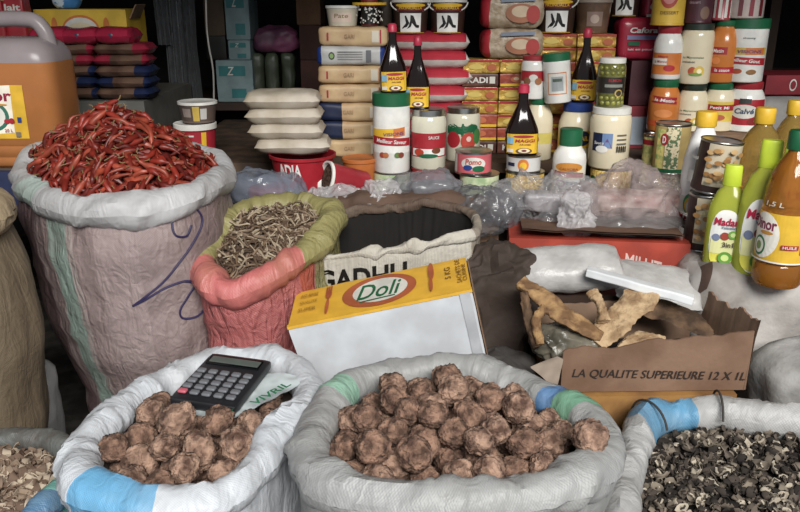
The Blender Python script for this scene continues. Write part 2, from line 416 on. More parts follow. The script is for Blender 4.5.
# --- dried chillies in the tall marked sack
zc = .845
rimC = Rim([at(222, 178, 1.74), at(207, 161, 1.86), at(150, 150, 1.92), at(85, 150, 1.90), at(38, 161, 1.82), at(24, 182, 1.70), at(60, 205, 1.55), at(105, 214, 1.50), at(160, 207, 1.52), at(202, 192, 1.60)])
mC = weave('chilli_sack_cloth', '#9d8784', [(.0, .25, '#a8978f'), (.505, .60, '#75595b'), (.615, .64, '#8d7875'), (.645, .705, '#94a89c'), (.705, .72, '#b3a29d'), (.76, .82, '#a8928f'), (.88, .95, '#937b79')], 300, 190, dirt='#6d5a58', dirtamt=.5, contrast=.42, bump=.6)
mCr = weave('chilli_rim_cloth', '#aeadae', [(.56, .635, '#9dadA6')], 300, 190, dirt='#8b8580', dirtamt=.4, contrast=.12)
chs, bvC = open_sack('woven_sack', 'tall woven sack with purple marker scribble, full of red chillies', 'sack', rimC, .034,
    [(0, .62, .04, .03), (.35, .80, .03, .02), (.7, .99, .01, 0), (.9, 1.02, 0, 0), (1, .97, 0, 0)], .09, mC, mCr, M('#a8a6a4', .6), wr=.011, seed=3, fold=.3)
def skim(bv, px):
    """points on a sack front under a run of marker pen"""
    tree, loc = bv; out = []
    for x, y in px:
        h = tree.ray_cast(Vector((0, 0, CZ))-loc, ray(x, y).normalized())
        if h[0] is not None: out.append(h[0]+h[1]*.0015)
    return out
def curve(pts, n=8):
    out = []; K = len(pts)
    for i in range(K-1):
        p = [pts[max(0, min(K-1, i+k-1))] for k in range(4)]
        for q in range(n):
            t = q/n
            out.append(tuple(.5*((2*p[1][c])+(p[2][c]-p[0][c])*t+(2*p[0][c]-5*p[1][c]+4*p[2][c]-p[3][c])*t*t+(3*p[1][c]-p[0][c]-3*p[2][c]+p[3][c])*t**3) for c in range(len(pts[0]))))
    return out+[tuple(pts[-1])]
INK = M('#2b2350', .6); mk = MB()
for run in ([(191, 225), (186, 236), (175, 235), (172, 222), (178, 211), (191, 207), (200, 214), (201, 226), (192, 244), (178, 264), (160, 285), (133, 306)],
            [(133, 306), (150, 297), (165, 288), (184, 281), (194, 282)], [(184, 281), (194, 284), (188, 296), (180, 310), (183, 318), (197, 316), (208, 305)]):
    p = skim(bvC, curve(run))
    if len(p) > 3: mk.tube(p, .0023, INK, 6)
mk.build('marker_scribble', chs)
REDS = [M('#8f2517', .45, var=.2, vs=30), M('#6e1a12', .45, var=.2, vs=30), M('#a8412a', .45, var=.2, vs=30), M('#802114', .45, var=.15, vs=30)]
STEM = M('#7d6238', .7)
def chilli(k):
    b = MB(); r = random.Random(k); L = r.uniform(.048, .07); cv = r.uniform(-.012, .012); tw = r.uniform(-.006, .006); n = 9
    pts = [(L*(i/n-.5), cv*math.sin(PI*i/n)+tw*math.sin(2*PI*i/n), .004*math.sin(4*i/n+k)) for i in range(n+1)]
    b.tube(pts, lambda t: .0062*(.55+.75*t*2 if t < .2 else 1.0*(1-((t-.2)/.8)**1.8)+.12)*(1+.15*math.sin(t*17+k)), REDS[k % 4], 7)
    b.tube([pts[0], (pts[0][0]-.005, pts[0][1], .002), (pts[0][0]-.011, pts[0][1]+.003, .004)], .0013, STEM, 5)
    return b
chb = [chilli(k) for k in range(8)]; chm = [b.mesh('chilli', ang=60) for b in chb]
rimCh = Rim([rimC.pt(j, -.006, .016) for j in range(0, 240, 15)])
HC, PC = .135, 1.2
hm = MB(); heap_mesh(hm, rimCh, HC, .012, M('#701610', .6, h2='#3a0a06', vs=60), .95, PC)
for i in range(620): merge(hm, chb[i % 8], heap_place(rimCh, HC, .012, PC, .003, .95))
tag(hm.build('chilli_heap'), 'heap of small dried red chillies filling the tall marked sack', 'chillies', kind='stuff')
scatter('dried_chilli', 'dried red chilli lying on top of the heap in the tall marked sack', 'chilli', 'dried chillies on the heap', chm, [heap_place(rimCh, HC, .006, PC, .011, .93, .93, .5) for i in range(300)])

# --- the two sacks of brown balls
mA = weave('ball_sack_cloth', '#bfc3c9', [(.655, .745, '#5fa3cf')], 240, 150, dirt='#96928d', dirtamt=.35, contrast=.14)
mAb = weave('ball_sack_cloth_grey', '#868685', [(.42, .47, '#8fae9c')], 240, 150, dirt='#7e7a75', dirtamt=.5, contrast=.12)
mAr = weave('ball_rim_grey', '#929291', [(.41, .45, '#86b39b'), (.012, .05, '#5f9c7a'), (.05, .075, '#4d7fb5')], 240, 90, dirt='#8a8783', dirtamt=.4, contrast=.1)
zA, zB = .575, .585
rimA = Rim([atz(309, 398, zA), atz(300, 374, zA), atz(270, 364, zA), atz(222, 365, zA), atz(172, 380, zA), atz(122, 410, zA), atz(82, 452, zA), atz(84, 486, zA), atz(125, 503, zA), atz(190, 507, zA), atz(240, 488, zA), atz(272, 445, zA)])
rimB = Rim([atz(606, 447, zB), atz(585, 418, zB), atz(540, 395, zB), atz(480, 375, zB), atz(420, 371, zB), atz(360, 384, zB), atz(330, 408, zB), atz(309, 452, zB), atz(328, 488, zB), atz(390, 502, zB), atz(470, 502, zB), atz(550, 492, zB), atz(594, 472, zB)])
open_sack('woven_sack', 'pale sack with light-blue patch on its rolled rim, holding balls and the calculator', 'sack', rimA, .032,
    [(0, .84, 0, 0), (.5, .97, 0, 0), (1, .98, 0, 0)], .085, mA, mA, M('#5a4a42', .9), seed=5, fold=.38)
open_sack('woven_sack', 'widest pale grey sack, front middle, heaped with brown balls only', 'sack', rimB, .034,
    [(0, .84, 0, 0), (.5, .98, 0, 0), (1, 1.0, 0, 0)], .08, mAb, mAr, M('#5a4a42', .9), seed=9, fold=.34)
bm_ = M('#a8836c', .95, bump=1., bs=110, h2='#553a2d', vs=55, vlo=.36, vhi=.64)
bm2 = M('#96705a', .95, bump=1., bs=110, h2='#4b3327', vs=55, vlo=.36, vhi=.64)
def ball(k):
    b = MB(); n = 34; rings = []
    for i in range(1, n):
        th = PI*i/n; ring = []
        for j in range(n+6):
            a = 2*PI*j/(n+6); d = Vector((math.sin(th)*math.cos(a), math.sin(th)*math.sin(a), -math.cos(th))); q = d*1.6+Vector((k*9.1, k*3.7, 0))
            s_ = .9+.15*n1(*(q*.9))+.13*ridge(q*1.6)+.11*ridge(q*3.4)+.06*ridge(q*7)
            ring.append(d*.0242*s_)
        rings.append(ring)
    b.loft(rings, bm_ if k % 2 else bm2, cap0=True, cap1=True); return b.mesh('ball', ang=180)
balls = [ball(k) for k in range(10)]
def pile(rim, n, r0, H, base, pads=.034, avoid=None, seed=1):
    r_ = random.Random(seed); P = []
    for i in range(n):
        best = None; r = r0*r_.uniform(.86, 1.14)
        for k in range(90):
            a = r_.uniform(0, 2*PI); R_, z_ = rim.at(a); q = math.sqrt(r_.random())
            rr = max(.01, R_-pads-r*.8)*q; x, y = rim.c.x+rr*math.cos(a), rim.c.y+rr*math.sin(a)
            z = rim.c.z-base+r
            for X, Y, Z, Q in P:
                d2 = (x-X)**2+(y-Y)**2; s2 = (r+Q)*.99
                if d2 < s2*s2: z = max(z, Z+math.sqrt(s2*s2-d2))
            if avoid and avoid(x, y, z): continue
            if z > rim.c.z+H*(1-q*q)+.012: continue
            sc = z-H*(1-q*q)-.002*r_.random()
            if best is None or sc < best[0]: best = (sc, x, y, z, r)
        if best: P.append(best[1:])
    return P
Aq, Bq, Cq = at(168, 396, 1.16), at(242, 407, 1.13), at(219, 356, 1.30)
ux = (Bq-Aq).normalized(); uy = (Cq-Aq); uy = (uy-ux*uy.dot(ux)).normalized(); uz = ux.cross(uy)
cw, cl = .122, .165
ctr = Aq+ux*cw/2+uy*cl/2
cal_c = at(222, 384, 1.22)
def under_calc(x, y, z):
    d = Vector((x, y, z))-ctr
    return abs(d.dot(ux)) < cw/2+.03 and abs(d.dot(uy)) < cl/2+.02 and d.dot(uz) > -.053 or d.dot(ux) > .05 and d.dot(uy) > -.06 and d.dot(uz) > -.05
PA = pile(rimA, 74, .0245, .022, .085, avoid=under_calc, seed=4)
PB = pile(rimB, 132, .0225, .052, .07, seed=8)
EX = [atz(590, 437, zB+.045)]
def put_ball(p, r, label, group, k):
    o = bpy.data.objects.new('brown_ball', balls[k % 10]); C.objects.link(o); o.location = p
    o.rotation_euler = (rnd.uniform(0, 6), rnd.uniform(0, 6), rnd.uniform(0, 6)); o.scale = [r/.0242*rnd.uniform(.9, 1.08) for _ in range(3)]; tag(o, label, 'ball', group)
for k, (x, y, z, r) in enumerate(PA): put_ball((x, y, z), r, 'rough brown ball in the sack that holds the calculator', 'balls in the sack with the calculator', k)
for k, (x, y, z, r) in enumerate(PB): put_ball((x, y, z), r, 'rough brown ball in the wide grey sack without calculator', 'balls in the wide grey sack', k)
put_ball(EX[0], .0235, 'brown ball resting on the rolled sack rim over a blue-green stripe', None, 3)

# --- calculator on a scrap of printed bag
root = thing('calculator', 'black desk calculator with grey keys resting on the balls', 'calculator'); root.matrix_world = Matrix(((ux.x, uy.x, uz.x, ctr.x), (ux.y, uy.y, uz.y, ctr.y), (ux.z, uy.z, uz.z, ctr.z), (0, 0, 0, 1)))
m = MB(); m.soft(cw, cl, .020, .007, M('#232327', .35), n=10, c=(0, 0, -.022)); m.build('case', root)
m = MB(); m.soft(cw*.86, .034, .003, .002, M('#0e0f10', .15), n=6, c=(0, cl*.33, -.0025)); m.soft(cw*.78, .02, .002, .001, M('#59605a', .12), n=6, c=(0, cl*.325, -.0005)); m.build('screen', root, label='grey display in a glossy black surround')
for r in range(5):
    for q in range(5):
        m = MB(); m.soft(.0165, .0125, .006, .003, M('#c95a6a', .4) if (r, q) == (0, 0) else M('#6d6f74', .4), n=5)
        o = m.build('key', root); o.location = ((q-2)*.0222, -.062+r*.0178, -.0015)
        if (r, q) == (0, 0): o['label'] = 'pink key'
m = MB(); ps = []
def sheet(mb, corners, nu, nv, mat, amp, fs, seed, th=.0012, nrm=Vector((0, 0, 1)), sag=0., matf=None):
    """crumpled thin sheet between four corners (world)"""
    for off in (0, th):
        rows = []
        for i in range(nu+1):
            row = []
            for j in range(nv+1):
                u, v = i/nu, j/nv
                p = corners[0]*(1-u)*(1-v)+corners[1]*u*(1-v)+corners[2]*u*v+corners[3]*(1-u)*v
                q = p*fs+Vector((seed*3.1, seed, 0))
                p = p+nrm*(amp*(ridge(q)*.7+n1(*(q*2.1))*.5)+off-sag*math.sin(PI*u)*math.sin(PI*v))+noise.noise_vector(q)*amp*.5
                row.append(p)
            rows.append(row)
        mb.loft(rows, mat, closed=False, matf=matf)
z_ = -uz*.026
cs = [Aq-ux*.004-uy*.006+z_, Aq+ux*.115-uy*.012+z_, Aq+ux*.205+uy*.15+z_*.8, Aq+ux*.03+uy*.15+z_]
sheet(m, cs, 30, 30, M('#b9c3c4', .35), .004, 26, 3, nrm=uz)
tr = m.bvh(); gt = MB()
for tx, o, dx_, dy_, wd in (('VITAL', Aq+ux*.095-uy*.002, ux, uy, .055), ('VIVRIL', Aq+ux*.165+uy*.05, (ux*.42+uy*.9).normalized(), (uy*.42-ux*.9).normalized(), .085)):
    vs, fs = text2d(tx, 0, .02); pp = []
    for x, y in vs:
        p = o+dx_*x*wd+dy_*y*.016; h = tr.ray_cast(p+uz*.05, -uz); pp.append((h[0] if h[0] is not None else p)+uz*.0012)
    gt.add(pp, fs, M('#1f7a4d', .5))
k0 = MB(); merge(k0, m, Matrix.Identity(4)); sh = tag(k0.build('printed_bag'), 'crumpled white bag with green lettering under the calculator', 'bag')
gt.build('green_lettering', sh)

# --- dried roots in the pink and yellow sack
rimR = Rim([at(322, 238, 1.64), at(332, 216, 1.74), at(300, 206, 1.80), at(265, 208, 1.80), at(238, 216, 1.74), at(216, 242, 1.64), at(203, 274, 1.54), at(228, 294, 1.49), at(258, 284, 1.50), at(292, 262, 1.56)])
mR = weave('root_sack_cloth', '#c2625f', [(0.0, .12, '#8f8650'), (.16, .20, '#cd5a3e'), (.22, .5, '#8f8650'), (.86, .915, '#c9553a'), (.925, .999, '#8f8650')], 170, 110, dirt='#9a5c55', dirtamt=.45, contrast=.55, bump=.9)
mRr = weave('root_rim_cloth', '#8f8650', [(.60, .86, '#c2625f')], 170, 110, dirt='#7c7340', dirtamt=.4, contrast=.14)
open_sack('woven_sack', 'pink and mustard-yellow sack of dried roots beside the yellow-topped carton', 'sack', rimR, .034,
    [(0, .8, .07, .03), (.45, .92, .06, .02), (.8, 1.0, .01, 0), (1, .97, 0, 0)], .07, mR, mRr, M('#8a8046', .8), wr=.008, seed=12, fold=.3)
RT = [M('#8a7059', .9, var=.2), M('#73583f', .9, var=.2), M('#a8957a', .9), M('#56402f', .9)]
def root_bit(k):
    b = MB(); r = random.Random(k+50); L = r.uniform(.03, .065); n = 8; a, c = r.uniform(-.012, .012), r.uniform(-.008, .008)
    b.tube([(L*(i/n-.5), a*math.sin(PI*i/n)+c*math.sin(2.4*PI*i/n), .004*math.sin(i+k)) for i in range(n+1)], lambda t: .0024*(1.1-.7*t)*(1+.3*math.sin(t*20+k)), RT[k % 4], 5); return b
rb = [root_bit(k) for k in range(8)]; rm_ = [b.mesh('root', ang=60) for b in rb]
rimRi = Rim([rimR.pt(j, -.02, .012) for j in range(0, 240, 15)])
hm = MB(); heap_mesh(hm, rimRi, .035, .012, M('#4a382a', .95, h2='#2a1e16', vs=50), .96)
for i in range(420): merge(hm, rb[i % 8], heap_place(rimRi, .035, .012, 1.6, .002, .94))
tag(hm.build('root_heap'), 'mass of thin dried brown roots filling the pink and yellow sack', 'roots', kind='stuff')
scatter('dried_root', 'thin dried root lying on the heap in the pink and yellow sack', 'root', 'dried roots on the heap', rm_, [heap_place(rimRi, .035, .01, 1.6, .006, .92, .5, .5) for i in range(280)])

# --- dried dark petals in the sack at the front corner
zM = .50
rimM = Rim([atz(880, 470, zM), atz(840, 432, zM), atz(760, 420, zM), atz(700, 414, zM), atz(655, 420, zM), atz(636, 445, zM), atz(624, 490, zM), atz(624, 545, zM), atz(660, 585, zM), atz(740, 600, zM), atz(830, 585, zM), atz(880, 530, zM)])
mMr = weave('petal_rim_cloth', '#a8a7a6', [(.255, .36, '#4f93bd')], 200, 90, dirt='#938f8a', dirtamt=.4, contrast=.16)
open_sack('woven_sack', 'white sack with a blue band, full of dark dried mushrooms', 'sack', rimM, .034, [(0, .9, 0, 0), (.5, 1.03, 0, 0), (1, 1, 0, 0)], .09, mMr, mMr, M('#4b453f', .9), seed=21, fold=.4)
st_ = MB()
for jj in (78, 54):
    st_ = MB(); st_.tube([rimM.pt(jj, .046*math.cos(a), .046*math.sin(a)) for a in [x*.2-.5 for x in range(18)]], .0022, M('#3c3733', .8), 6)
    st_.xf(Matrix.Translation((-rimM.c.x, -rimM.c.y, 0))); st_.build('tie_cord', [o for o in C.objects if o.name.startswith('woven_sack')][-1])
MS = [M('#54493f', .95, var=.25), M('#3a312a', .95), M('#7b6e5e', .95), M('#2a231e', .95), M('#b0a38e', .95), M('#5f5347', .95)]
def mush(k):
    b = MB(); r = random.Random(k+90); R_ = r.uniform(.008, .0135); n = 14; rows = []
    for s_ in (0, 1):
        for i in range(4):
            q = (i+.6)/3.6 if s_ == 0 else (3-i+.6)/3.6
            rows.append([(R_*q*(1+.3*n1(math.cos(2*PI*j/n)*1.5+k, math.sin(2*PI*j/n)*1.5))*math.cos(2*PI*j/n), R_*q*math.sin(2*PI*j/n)*(.75+.2*math.sin(k)), R_*(.75*q*q*n1(math.cos(2*PI*j/n)*2+k, math.sin(2*PI*j/n)*2, 5)-.5*q*q+.25)-s_*.0014) for j in range(n)])
    b.loft(rows, MS[k % 6]); b.tube([(0, 0, -.001), (.001, .002, -R_*.5), (.003, .001, -R_)], .0016, MS[(k+2) % 6], 5); return b
mbs = [mush(k) for k in range(12)]; mms = [b.mesh('mushroom', ang=60) for b in mbs]
rimMi = Rim([rimM.pt(j, -.022, .0) for j in range(0, 240, 15)])
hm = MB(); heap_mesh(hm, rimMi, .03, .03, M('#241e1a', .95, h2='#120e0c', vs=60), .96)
for i in range(900): merge(hm, mbs[i % 12], heap_place(rimMi, .03, .03, 1.6, .003, .95))
tag(hm.build('mushroom_heap'), 'mass of dark dried mushrooms filling the sack with the blue band', 'dried mushrooms', kind='stuff')
pl = []
while len(pl) < 300:
    q = heap_place(rimMi, .03, .024, 1.6, .009, .95, .0, .8); p = q.translation; d = p-Vector((0, 0, CZ))
    dep = d.y*ct-d.z*st; px = 400+F*d.x/dep; py = 256-F*(d.y*st+d.z*ct)/dep
    if 600 < px < 812 and py < 520: pl.append(q)
scatter('dried_mushroom', 'small frilled dark dried mushroom on top of the heap in the blue-banded sack', 'dried mushroom', 'dried mushrooms on the heap', mms, pl, (.8, 1.3))

# --- pale flakes in the low bag at the near corner
zF = .47
rimF = Rim([atz(80, 470, zF), atz(62, 448, zF), atz(20, 440, zF), atz(-50, 440, zF), atz(-110, 470, zF), atz(-110, 540, zF), atz(-40, 590, zF), atz(22, 528, zF), atz(58, 496, zF)])
mF = weave('flake_bag_cloth', '#3f6f9a', [(0, .05, '#5fae9f'), (.05, .55, '#4b3f37'), (.80, .86, '#b9bcbc')], 200, 90, dirt='#8ea0a0', dirtamt=.5)
open_sack('plastic_sack', 'blue-edged sack of pale flakes, mostly out of frame', 'sack', rimF, .022, [(0, .9, 0, 0), (.5, 1, 0, 0), (1, 1, 0, 0)], .06, mF, mF, M('#5b4a3b', .9), seed=33)
FL = [M('#9c846d', .8), M('#7f6653', .8), M('#b5a189', .8), M('#6e5544', .8)]
def flake(k):
    b = MB(); r = random.Random(k+200); L, W = r.uniform(.02, .038), r.uniform(.004, .008); n = 7; rows = []
    for z in (0, .0015):
        for s_ in ((-1, 1) if z == 0 else (1, -1)):
            rows.append([(L*(i/n-.5), s_*W*math.sin(PI*(i+.5)/(n+1))**.6, z+.006*math.sin(i*.6+k)+.002*s_*math.sin(i+k)) for i in range(n+1)])
    rows.append(rows[0]); b.loft(rows, FL[k % 4], closed=False); return b
fb = [flake(k) for k in range(8)]; fm = [b.mesh('flake', ang=60) for b in fb]
rimFi = Rim([rimF.pt(j, -.014, .0) for j in range(0, 240, 15)])
hm = MB(); heap_mesh(hm, rimFi, .03, .015, M('#7a614c', .95, h2='#4a382a', vs=50), .97)
for i in range(300): merge(hm, fb[i % 8], heap_place(rimFi, .03, .015, 1.6, .002, .95))
tag(hm.build('flake_heap'), 'mass of pale dried flakes in the blue-edged sack', 'flakes', kind='stuff')
pl = []
while len(pl) < 170:
    q = heap_place(rimFi, .03, .012, 1.6, .006, .95, 0, .5); p = q.translation; d = p-Vector((0, 0, CZ)); dep = d.y*ct-d.z*st
    if 400+F*d.x/dep > -4 and 256-F*(d.y*st+d.z*ct)/dep < 516: pl.append(q)
scatter('dried_flake', 'pale curled dried flake on the heap in the blue-edged sack', 'flake', 'dried flakes on the heap', fm, pl)

# --- closed beige sack at the frame edge and the grey sack behind it
m = MB()
cS = at(-84, 300, 1.42); rings = []
prof = [(0, .10), (.2, .16), (.42, .21), (.6, .225), (.75, .215), (.86, .18), (.93, .15)]
for i in range(41):
    z = .85*i/40
    for (z0, r0), (z1, r1) in zip(prof, prof[1:]):
        if z0 <= z <= z1: r = r0+(r1-r0)*(z-z0)/(z1-z0)
    rings.append([Vector((cS.x+(r+.010*n1(math.cos(a)*3, math.sin(a)*3, z*7)+.004*ridge(Vector((math.cos(a)*6, math.sin(a)*6, z*12))))*math.cos(a), 1.42+r*.85*math.sin(a), z)) for a in [2*PI*j/80 for j in range(80)]])
m.loft(rings, weave('beige_sack_cloth', '#6d5c45', (), 220, 150, dirt='#5a4a36', dirtamt=.6, rough=.8), cap0=True, cap1=True)
bs = MB(); merge(bs, m, Matrix.Identity(4)); bsk = tag(bs.build('jute_sack'), 'beige sack with knotted top cut off by the frame, below the jerrycan', 'sack')
m = MB(); rr_ = []
for k in range(15):
    ps = 2*PI*k/14
    rr_.append([Vector((cS.x+(.178+.042*math.cos(ps)*(1+.25*n1(j*.5, ps)))*math.cos(2*PI*j/70), 1.40+(.15+.042*math.cos(ps))*math.sin(2*PI*j/70), .862+.040*math.sin(ps)*(1+.2*n1(j*.4, ps, 4)))) for j in range(70)])
m.loft(rr_, weave('beige_rim_cloth', '#a08a6a', (), 220, 90, dirt='#7a664a', dirtamt=.5, rough=.8)); m.build('rolled_rim', bsk)
m = MB(); c_ = at(34, 420, 1.62); m.soft(.13, .12, .46, .05, M('#8c8b8a', .6, bump=.3), .012, 9, 4, 16, c=(c_.x, c_.y, 0)); m.soft(.06, .06, .05, .02, M('#8c8b8a', .6, bump=.3), .006, 20, 2, 10, c=(c_.x, c_.y, .455))
tag(m.build('plastic_bag'), 'small grey plastic bag standing between beige sack and chilli sack', 'bag')

# ---------------------------------------------------------------- the counter behind the sacks
Z1, Z2 = .745, .80
WOOD = M('#5b4330', .75, bump=.2, bs=30, h2='#3d2c1f')
root = thing('wooden_counter', 'brown stepped wooden counter carrying the jars, tins and packs', 'counter', (.35, 2.4, 0))
m = MB(); m.box(2.1, .27, .03, WOOD, (0, -.325, Z1-.03)); m.build('counter_top', root, False)
m = MB(); m.box(2.1, .86, .03, WOOD, (0, .245, Z2-.03)); m.build('step_board', root, False)
m = MB(); m.box(2.1, .03, .69, M('#3b2b20', .8), (0, -.43, .02)); m.build('front_board', root, False)
for sx in (-1, 1):
    for sy in (-.40, .62):
        m = MB(); m.box(.05, .05, .70, WOOD, (sx*1.0, sy, 0)); m.build('leg', root, False)

# ---------------------------------------------------------------- jars, bottles, tins
SHAPES = {  # body profile (r, z) and lid profile, in units of radius and height
 'mayo': ([(.6, 0), (.9, 0), (1, .025), (1, .60), (.97, .68), (.86, .78), (.76, .84), (.72, .87)], [(.78, .855), (.80, .865), (.80, .985), (.74, 1.0)]),
 'slim': ([(.6, 0), (.9, 0), (1, .025), (1, .62), (.95, .71), (.78, .83), (.66, .89), (.64, .92)], [(.70, .905), (.72, .915), (.72, .985), (.66, 1.0)]),
 'wide': ([(.6, 0), (.92, 0), (1, .03), (1, .78), (.95, .86), (.86, .90)], [(.90, .89), (.93, .895), (.93, .99), (.88, 1.0)]),
 'tall': ([(.6, 0), (.93, 0), (1, .02), (1, .845)], [(1.0, .84), (1.03, .845), (1.03, .99), (.99, 1.0)]),
 'squeeze': ([(.6, 0), (.92, 0), (1, .03), (1, .55), (.95, .64), (.68, .74), (.60, .77)], [(.66, .76), (.68, .765), (.68, .99), (.63, 1.0)]),
 'can': ([(.6, .01), (.94, .01), (.97, 0), (1, .012), (1, .03), (.965, .045), (.965, .955), (1, .97), (1, .99), (.97, 1.0), (.94, .985)], None),
 'sauce': ([(.5, 0), (.93, 0), (1, .015), (1, .33), (.95, .38), (.62, .56), (.36, .70), (.30, .76), (.29, .88)], [(.33, .875), (.35, .88), (.33, .975), (.22, 1.0)]),
 'bleach': ([(.5, 0), (.92, 0), (1, .02), (1, .52), (.95, .62), (.72, .78), (.50, .86), (.46, .89)], [(.56, .885), (.58, .89), (.58, .99), (.52, 1.0)]),
 'tub': ([(.5, 0), (.80, 0), (.84, .02), (.97, .86)], [(1.0, .84), (1.03, .85), (1.03, .97), (.98, .985), (.95, .975)]),
 'bucket': ([(.5, 0), (.84, 0), (.88, .02), (.97, .88)], [(1.0, .87), (1.04, .88), (1.04, .965), (1.0, .985), (.96, .97)]),
 'oil': ([(.5, .01), (.88, 0), (1, .03), (1, .14), (.94, .155), (1, .17), (.99, .50), (.94, .515), (.97, .535), (.95, .58), (.90, .595), (.92, .62), (.80, .72), (.55, .81), (.34, .86), (.30, .89)], [(.38, .88), (.40, .885), (.40, .985), (.36, 1.0)]),
 'deterg': ([(.5, 0), (.94, 0), (1, .02), (1, .50), (.93, .62), (.66, .74), (.42, .79), (.38, .81)], [(.44, .80), (.47, .805), (.45, .985), (.41, 1.0)]),
}
def container(name, label, cat, px, shape, body, lid=None, lab=None, z0=None, group=None, sy=1., pw=2., rz=0., tilt=0., matf=None, lidname='lid', extra=None, ang=0.):
    x, Y, zb, r, h = spot(*px, z0=z0) if len(px) == 5 else px
    root = thing(name, label, cat, (x, Y, zb), (0, tilt, rz-math.atan2(x, Y)), group)
    bp, lp = SHAPES[shape]
    prof = [(a*r, b*h) for a, b in bp]
    m = MB(); m.lathe(prof, body, 44, sy, pw, matf=matf); m.build('body', root, ang=50)
    if lp and lid:
        m = MB(); m.lathe([(0.001, lp[0][1]*h)]+[(a*r, b*h) for a, b in lp]+[(.001, lp[-1][1]*h)], lid, 36, sy if shape == 'deterg' else 1.); m.build(lidname, root, ang=40)
    if lab:
        L = Lab(); lab(L, r, h); L.build(cyl_map(prof, sy, pw, ang), root, eps=.0005 if sy == 1 else .0009)
    if extra: extra(root, r, h)
    return root, zb+h
def top_of(px, z0=None): x, Y, zb, r, h = spot(*px, z0=z0); return zb+h

# label designs -------------------------------------------------
def L_grill(L, r, h):      # white flavour band label with red ribbon
    L.rect(-1.2*r, .26*h, 1.2*r, .58*h, WHITE); L.rect(-1.2*r, .47*h, .5*r, .57*h, YEL, sk=.02*h); L.rect(.1*r, .47*h, .75*r, .58*h, ORG, sk=.02*h); L.text('VISIONS', .1*r, .505*h, 1.1*r, .04*h, M('#5a2f7a', .5), bold=.02, sk=.02*h)
    L.rect(-1.2*r, .36*h, 1.2*r, .46*h, RED, sk=-.03*h); L.text('Meilleur Saveur', 0, .41*h, 1.7*r, .05*h, WHITE, .2, .02, sk=-.03*h)
    for u, c in ((-.5, M('#a8402a')), (-.3, M('#c06a3a')), (.3, M('#5a7a3a')), (.5, M('#8a3a2a'))): L.ell(u*r, .24*h, .16*r, .035*h, c, 14)
def L_redband(L, r, h):
    L.rect(-1.35*r, .22*h, 1.35*r, .62*h, RED); L.rect(-1.0*r, .24*h, 1.1*r, .36*h, WHITE); L.ell(-.55*r, .30*h, .3*r, .06*h, M('#c9391f')); L.ell(.45*r, .33*h, .26*r, .05*h, M('#7a3f22')); L.ell(.0, .245*h, .55*r, .035*h, GRN); L.text('SAUCE', .3*r, .55*h, .6*r, .05*h, WHITE)
def L_tomato(L, r, h):
    L.ell(0, .60*h, 1.0*r, .12*h, GRN, 16, 3); L.ell(-.55*r, .42*h, .42*r, .15*h, RED); L.ell(.35*r, .40*h, .45*r, .16*h, M('#c43a2c')); L.ell(.9*r, .48*h, .3*r, .14*h, M('#3f7a3a')); L.ell(.35*r, .44*h, .14*r, .05*h, M('#e4bdb0'))
def L_maggi(L, r, h):
    L.rect(-.92*r, .03*h, .92*r, .31*h, YEL); L.ell(.05*r, .275*h, .62*r, .02*h, RED, 20); L.text('MAGGI', .15*r, .215*h, 1.2*r, .045*h, M('#b5202b'), .1, .03); L.text('AROME', .15*r, .16*h, .7*r, .02*h, M('#7a1a1a')); L.ell(.1*r, .07*h, .5*r, .042*h, BRN, 20); L.ell(.1*r, .075*h, .36*r, .03*h, M('#e2cfa8')); L.ell(.1*r, .075*h, .16*r, .015*h, DRED)
    L.rect(-.9*r, .17*h, -.55*r, .27*h, M('#7fb7d6', .5)); L.rect(-.9*r, .05*h, -.55*r, .10*h, OFFW)
def L_white750(L, r, h):
    L.rect(-.95*r, .30*h, .95*r, .50*h, M('#e7d9b0')); L.ell(0, .47*h, .85*r, .07*h, M('#d98a2b'), 20); L.text('CALVORA', 0, .445*h, 1.1*r, .035*h, M('#8a1d1d')); L.rect(-.95*r, .33*h, .95*r, .40*h, RED, sk=-.03*h); L.ell(-.45*r, .235*h, .3*r, .05*h, M('#b0608a')); L.ell(-.45*r, .235*h, .2*r, .035*h, OFFW); L.text('750 g', .38*r, .235*h, 1.0*r, .055*h, BLUE, .15, .02)
def L_olive(L, r, h):
    L.rect(-1.3*r, .30*h, 1.3*r, .62*h, M('#2b251f', .4)); L.text('ELMON', .3*r, .56*h, .9*r, .06*h, RED, 0, .02); L.rect(-.4*r, .42*h, .9*r, .48*h, M('#8a8a80')); L.ell(.6*r, .30*h, .3*r, .08*h, M('#b79a4a')); L.ell(.6*r, .30*h, .2*r, .055*h, M('#3b342a'))
def X_olives(root, r, h):
    k = 0
    for z in (.10, .20, .70, .80):
        for a in range(-2, 3):
            m = MB(); t = -PI/2+a*.42+(z*7 % .4); m.lathe([(.05*r, -.19*r), (.17*r, -.1*r), (.2*r, 0), (.17*r, .1*r), (.05*r, .19*r)], M('#8f8f35', .25, var=.2), 12, c=(.88*r*math.cos(t), .88*r*math.sin(t), z*h)); m.build('olive', root); k += 1
def L_mayoleft(L, r, h):   # jar with a picture and text block
    L.rect(-.9*r, .30*h, -.35*r, .60*h, NAVY); L.rect(-.35*r, .36*h, .15*r, .60*h, M('#6f8fc0')); L.poly([(-.35*r, .36*h), (-.1*r, .52*h), (.15*r, .36*h)], M('#7a4a8a')); L.ell(-.35*r, .34*h, .3*r, .06*h, WHITE); L.text('Sauce', -.5*r, .44*h, .5*r, .05*h, WHITE, .1)
    for i in range(3): L.rect(.35*r, (.56-.07*i)*h, .85*r, (.585-.07*i)*h, M('#6a665c'))
    for i in range(5): L.rect((.35+.1*i)*r, .30*h, (.41+.1*i)*r, .40*h, BLK)
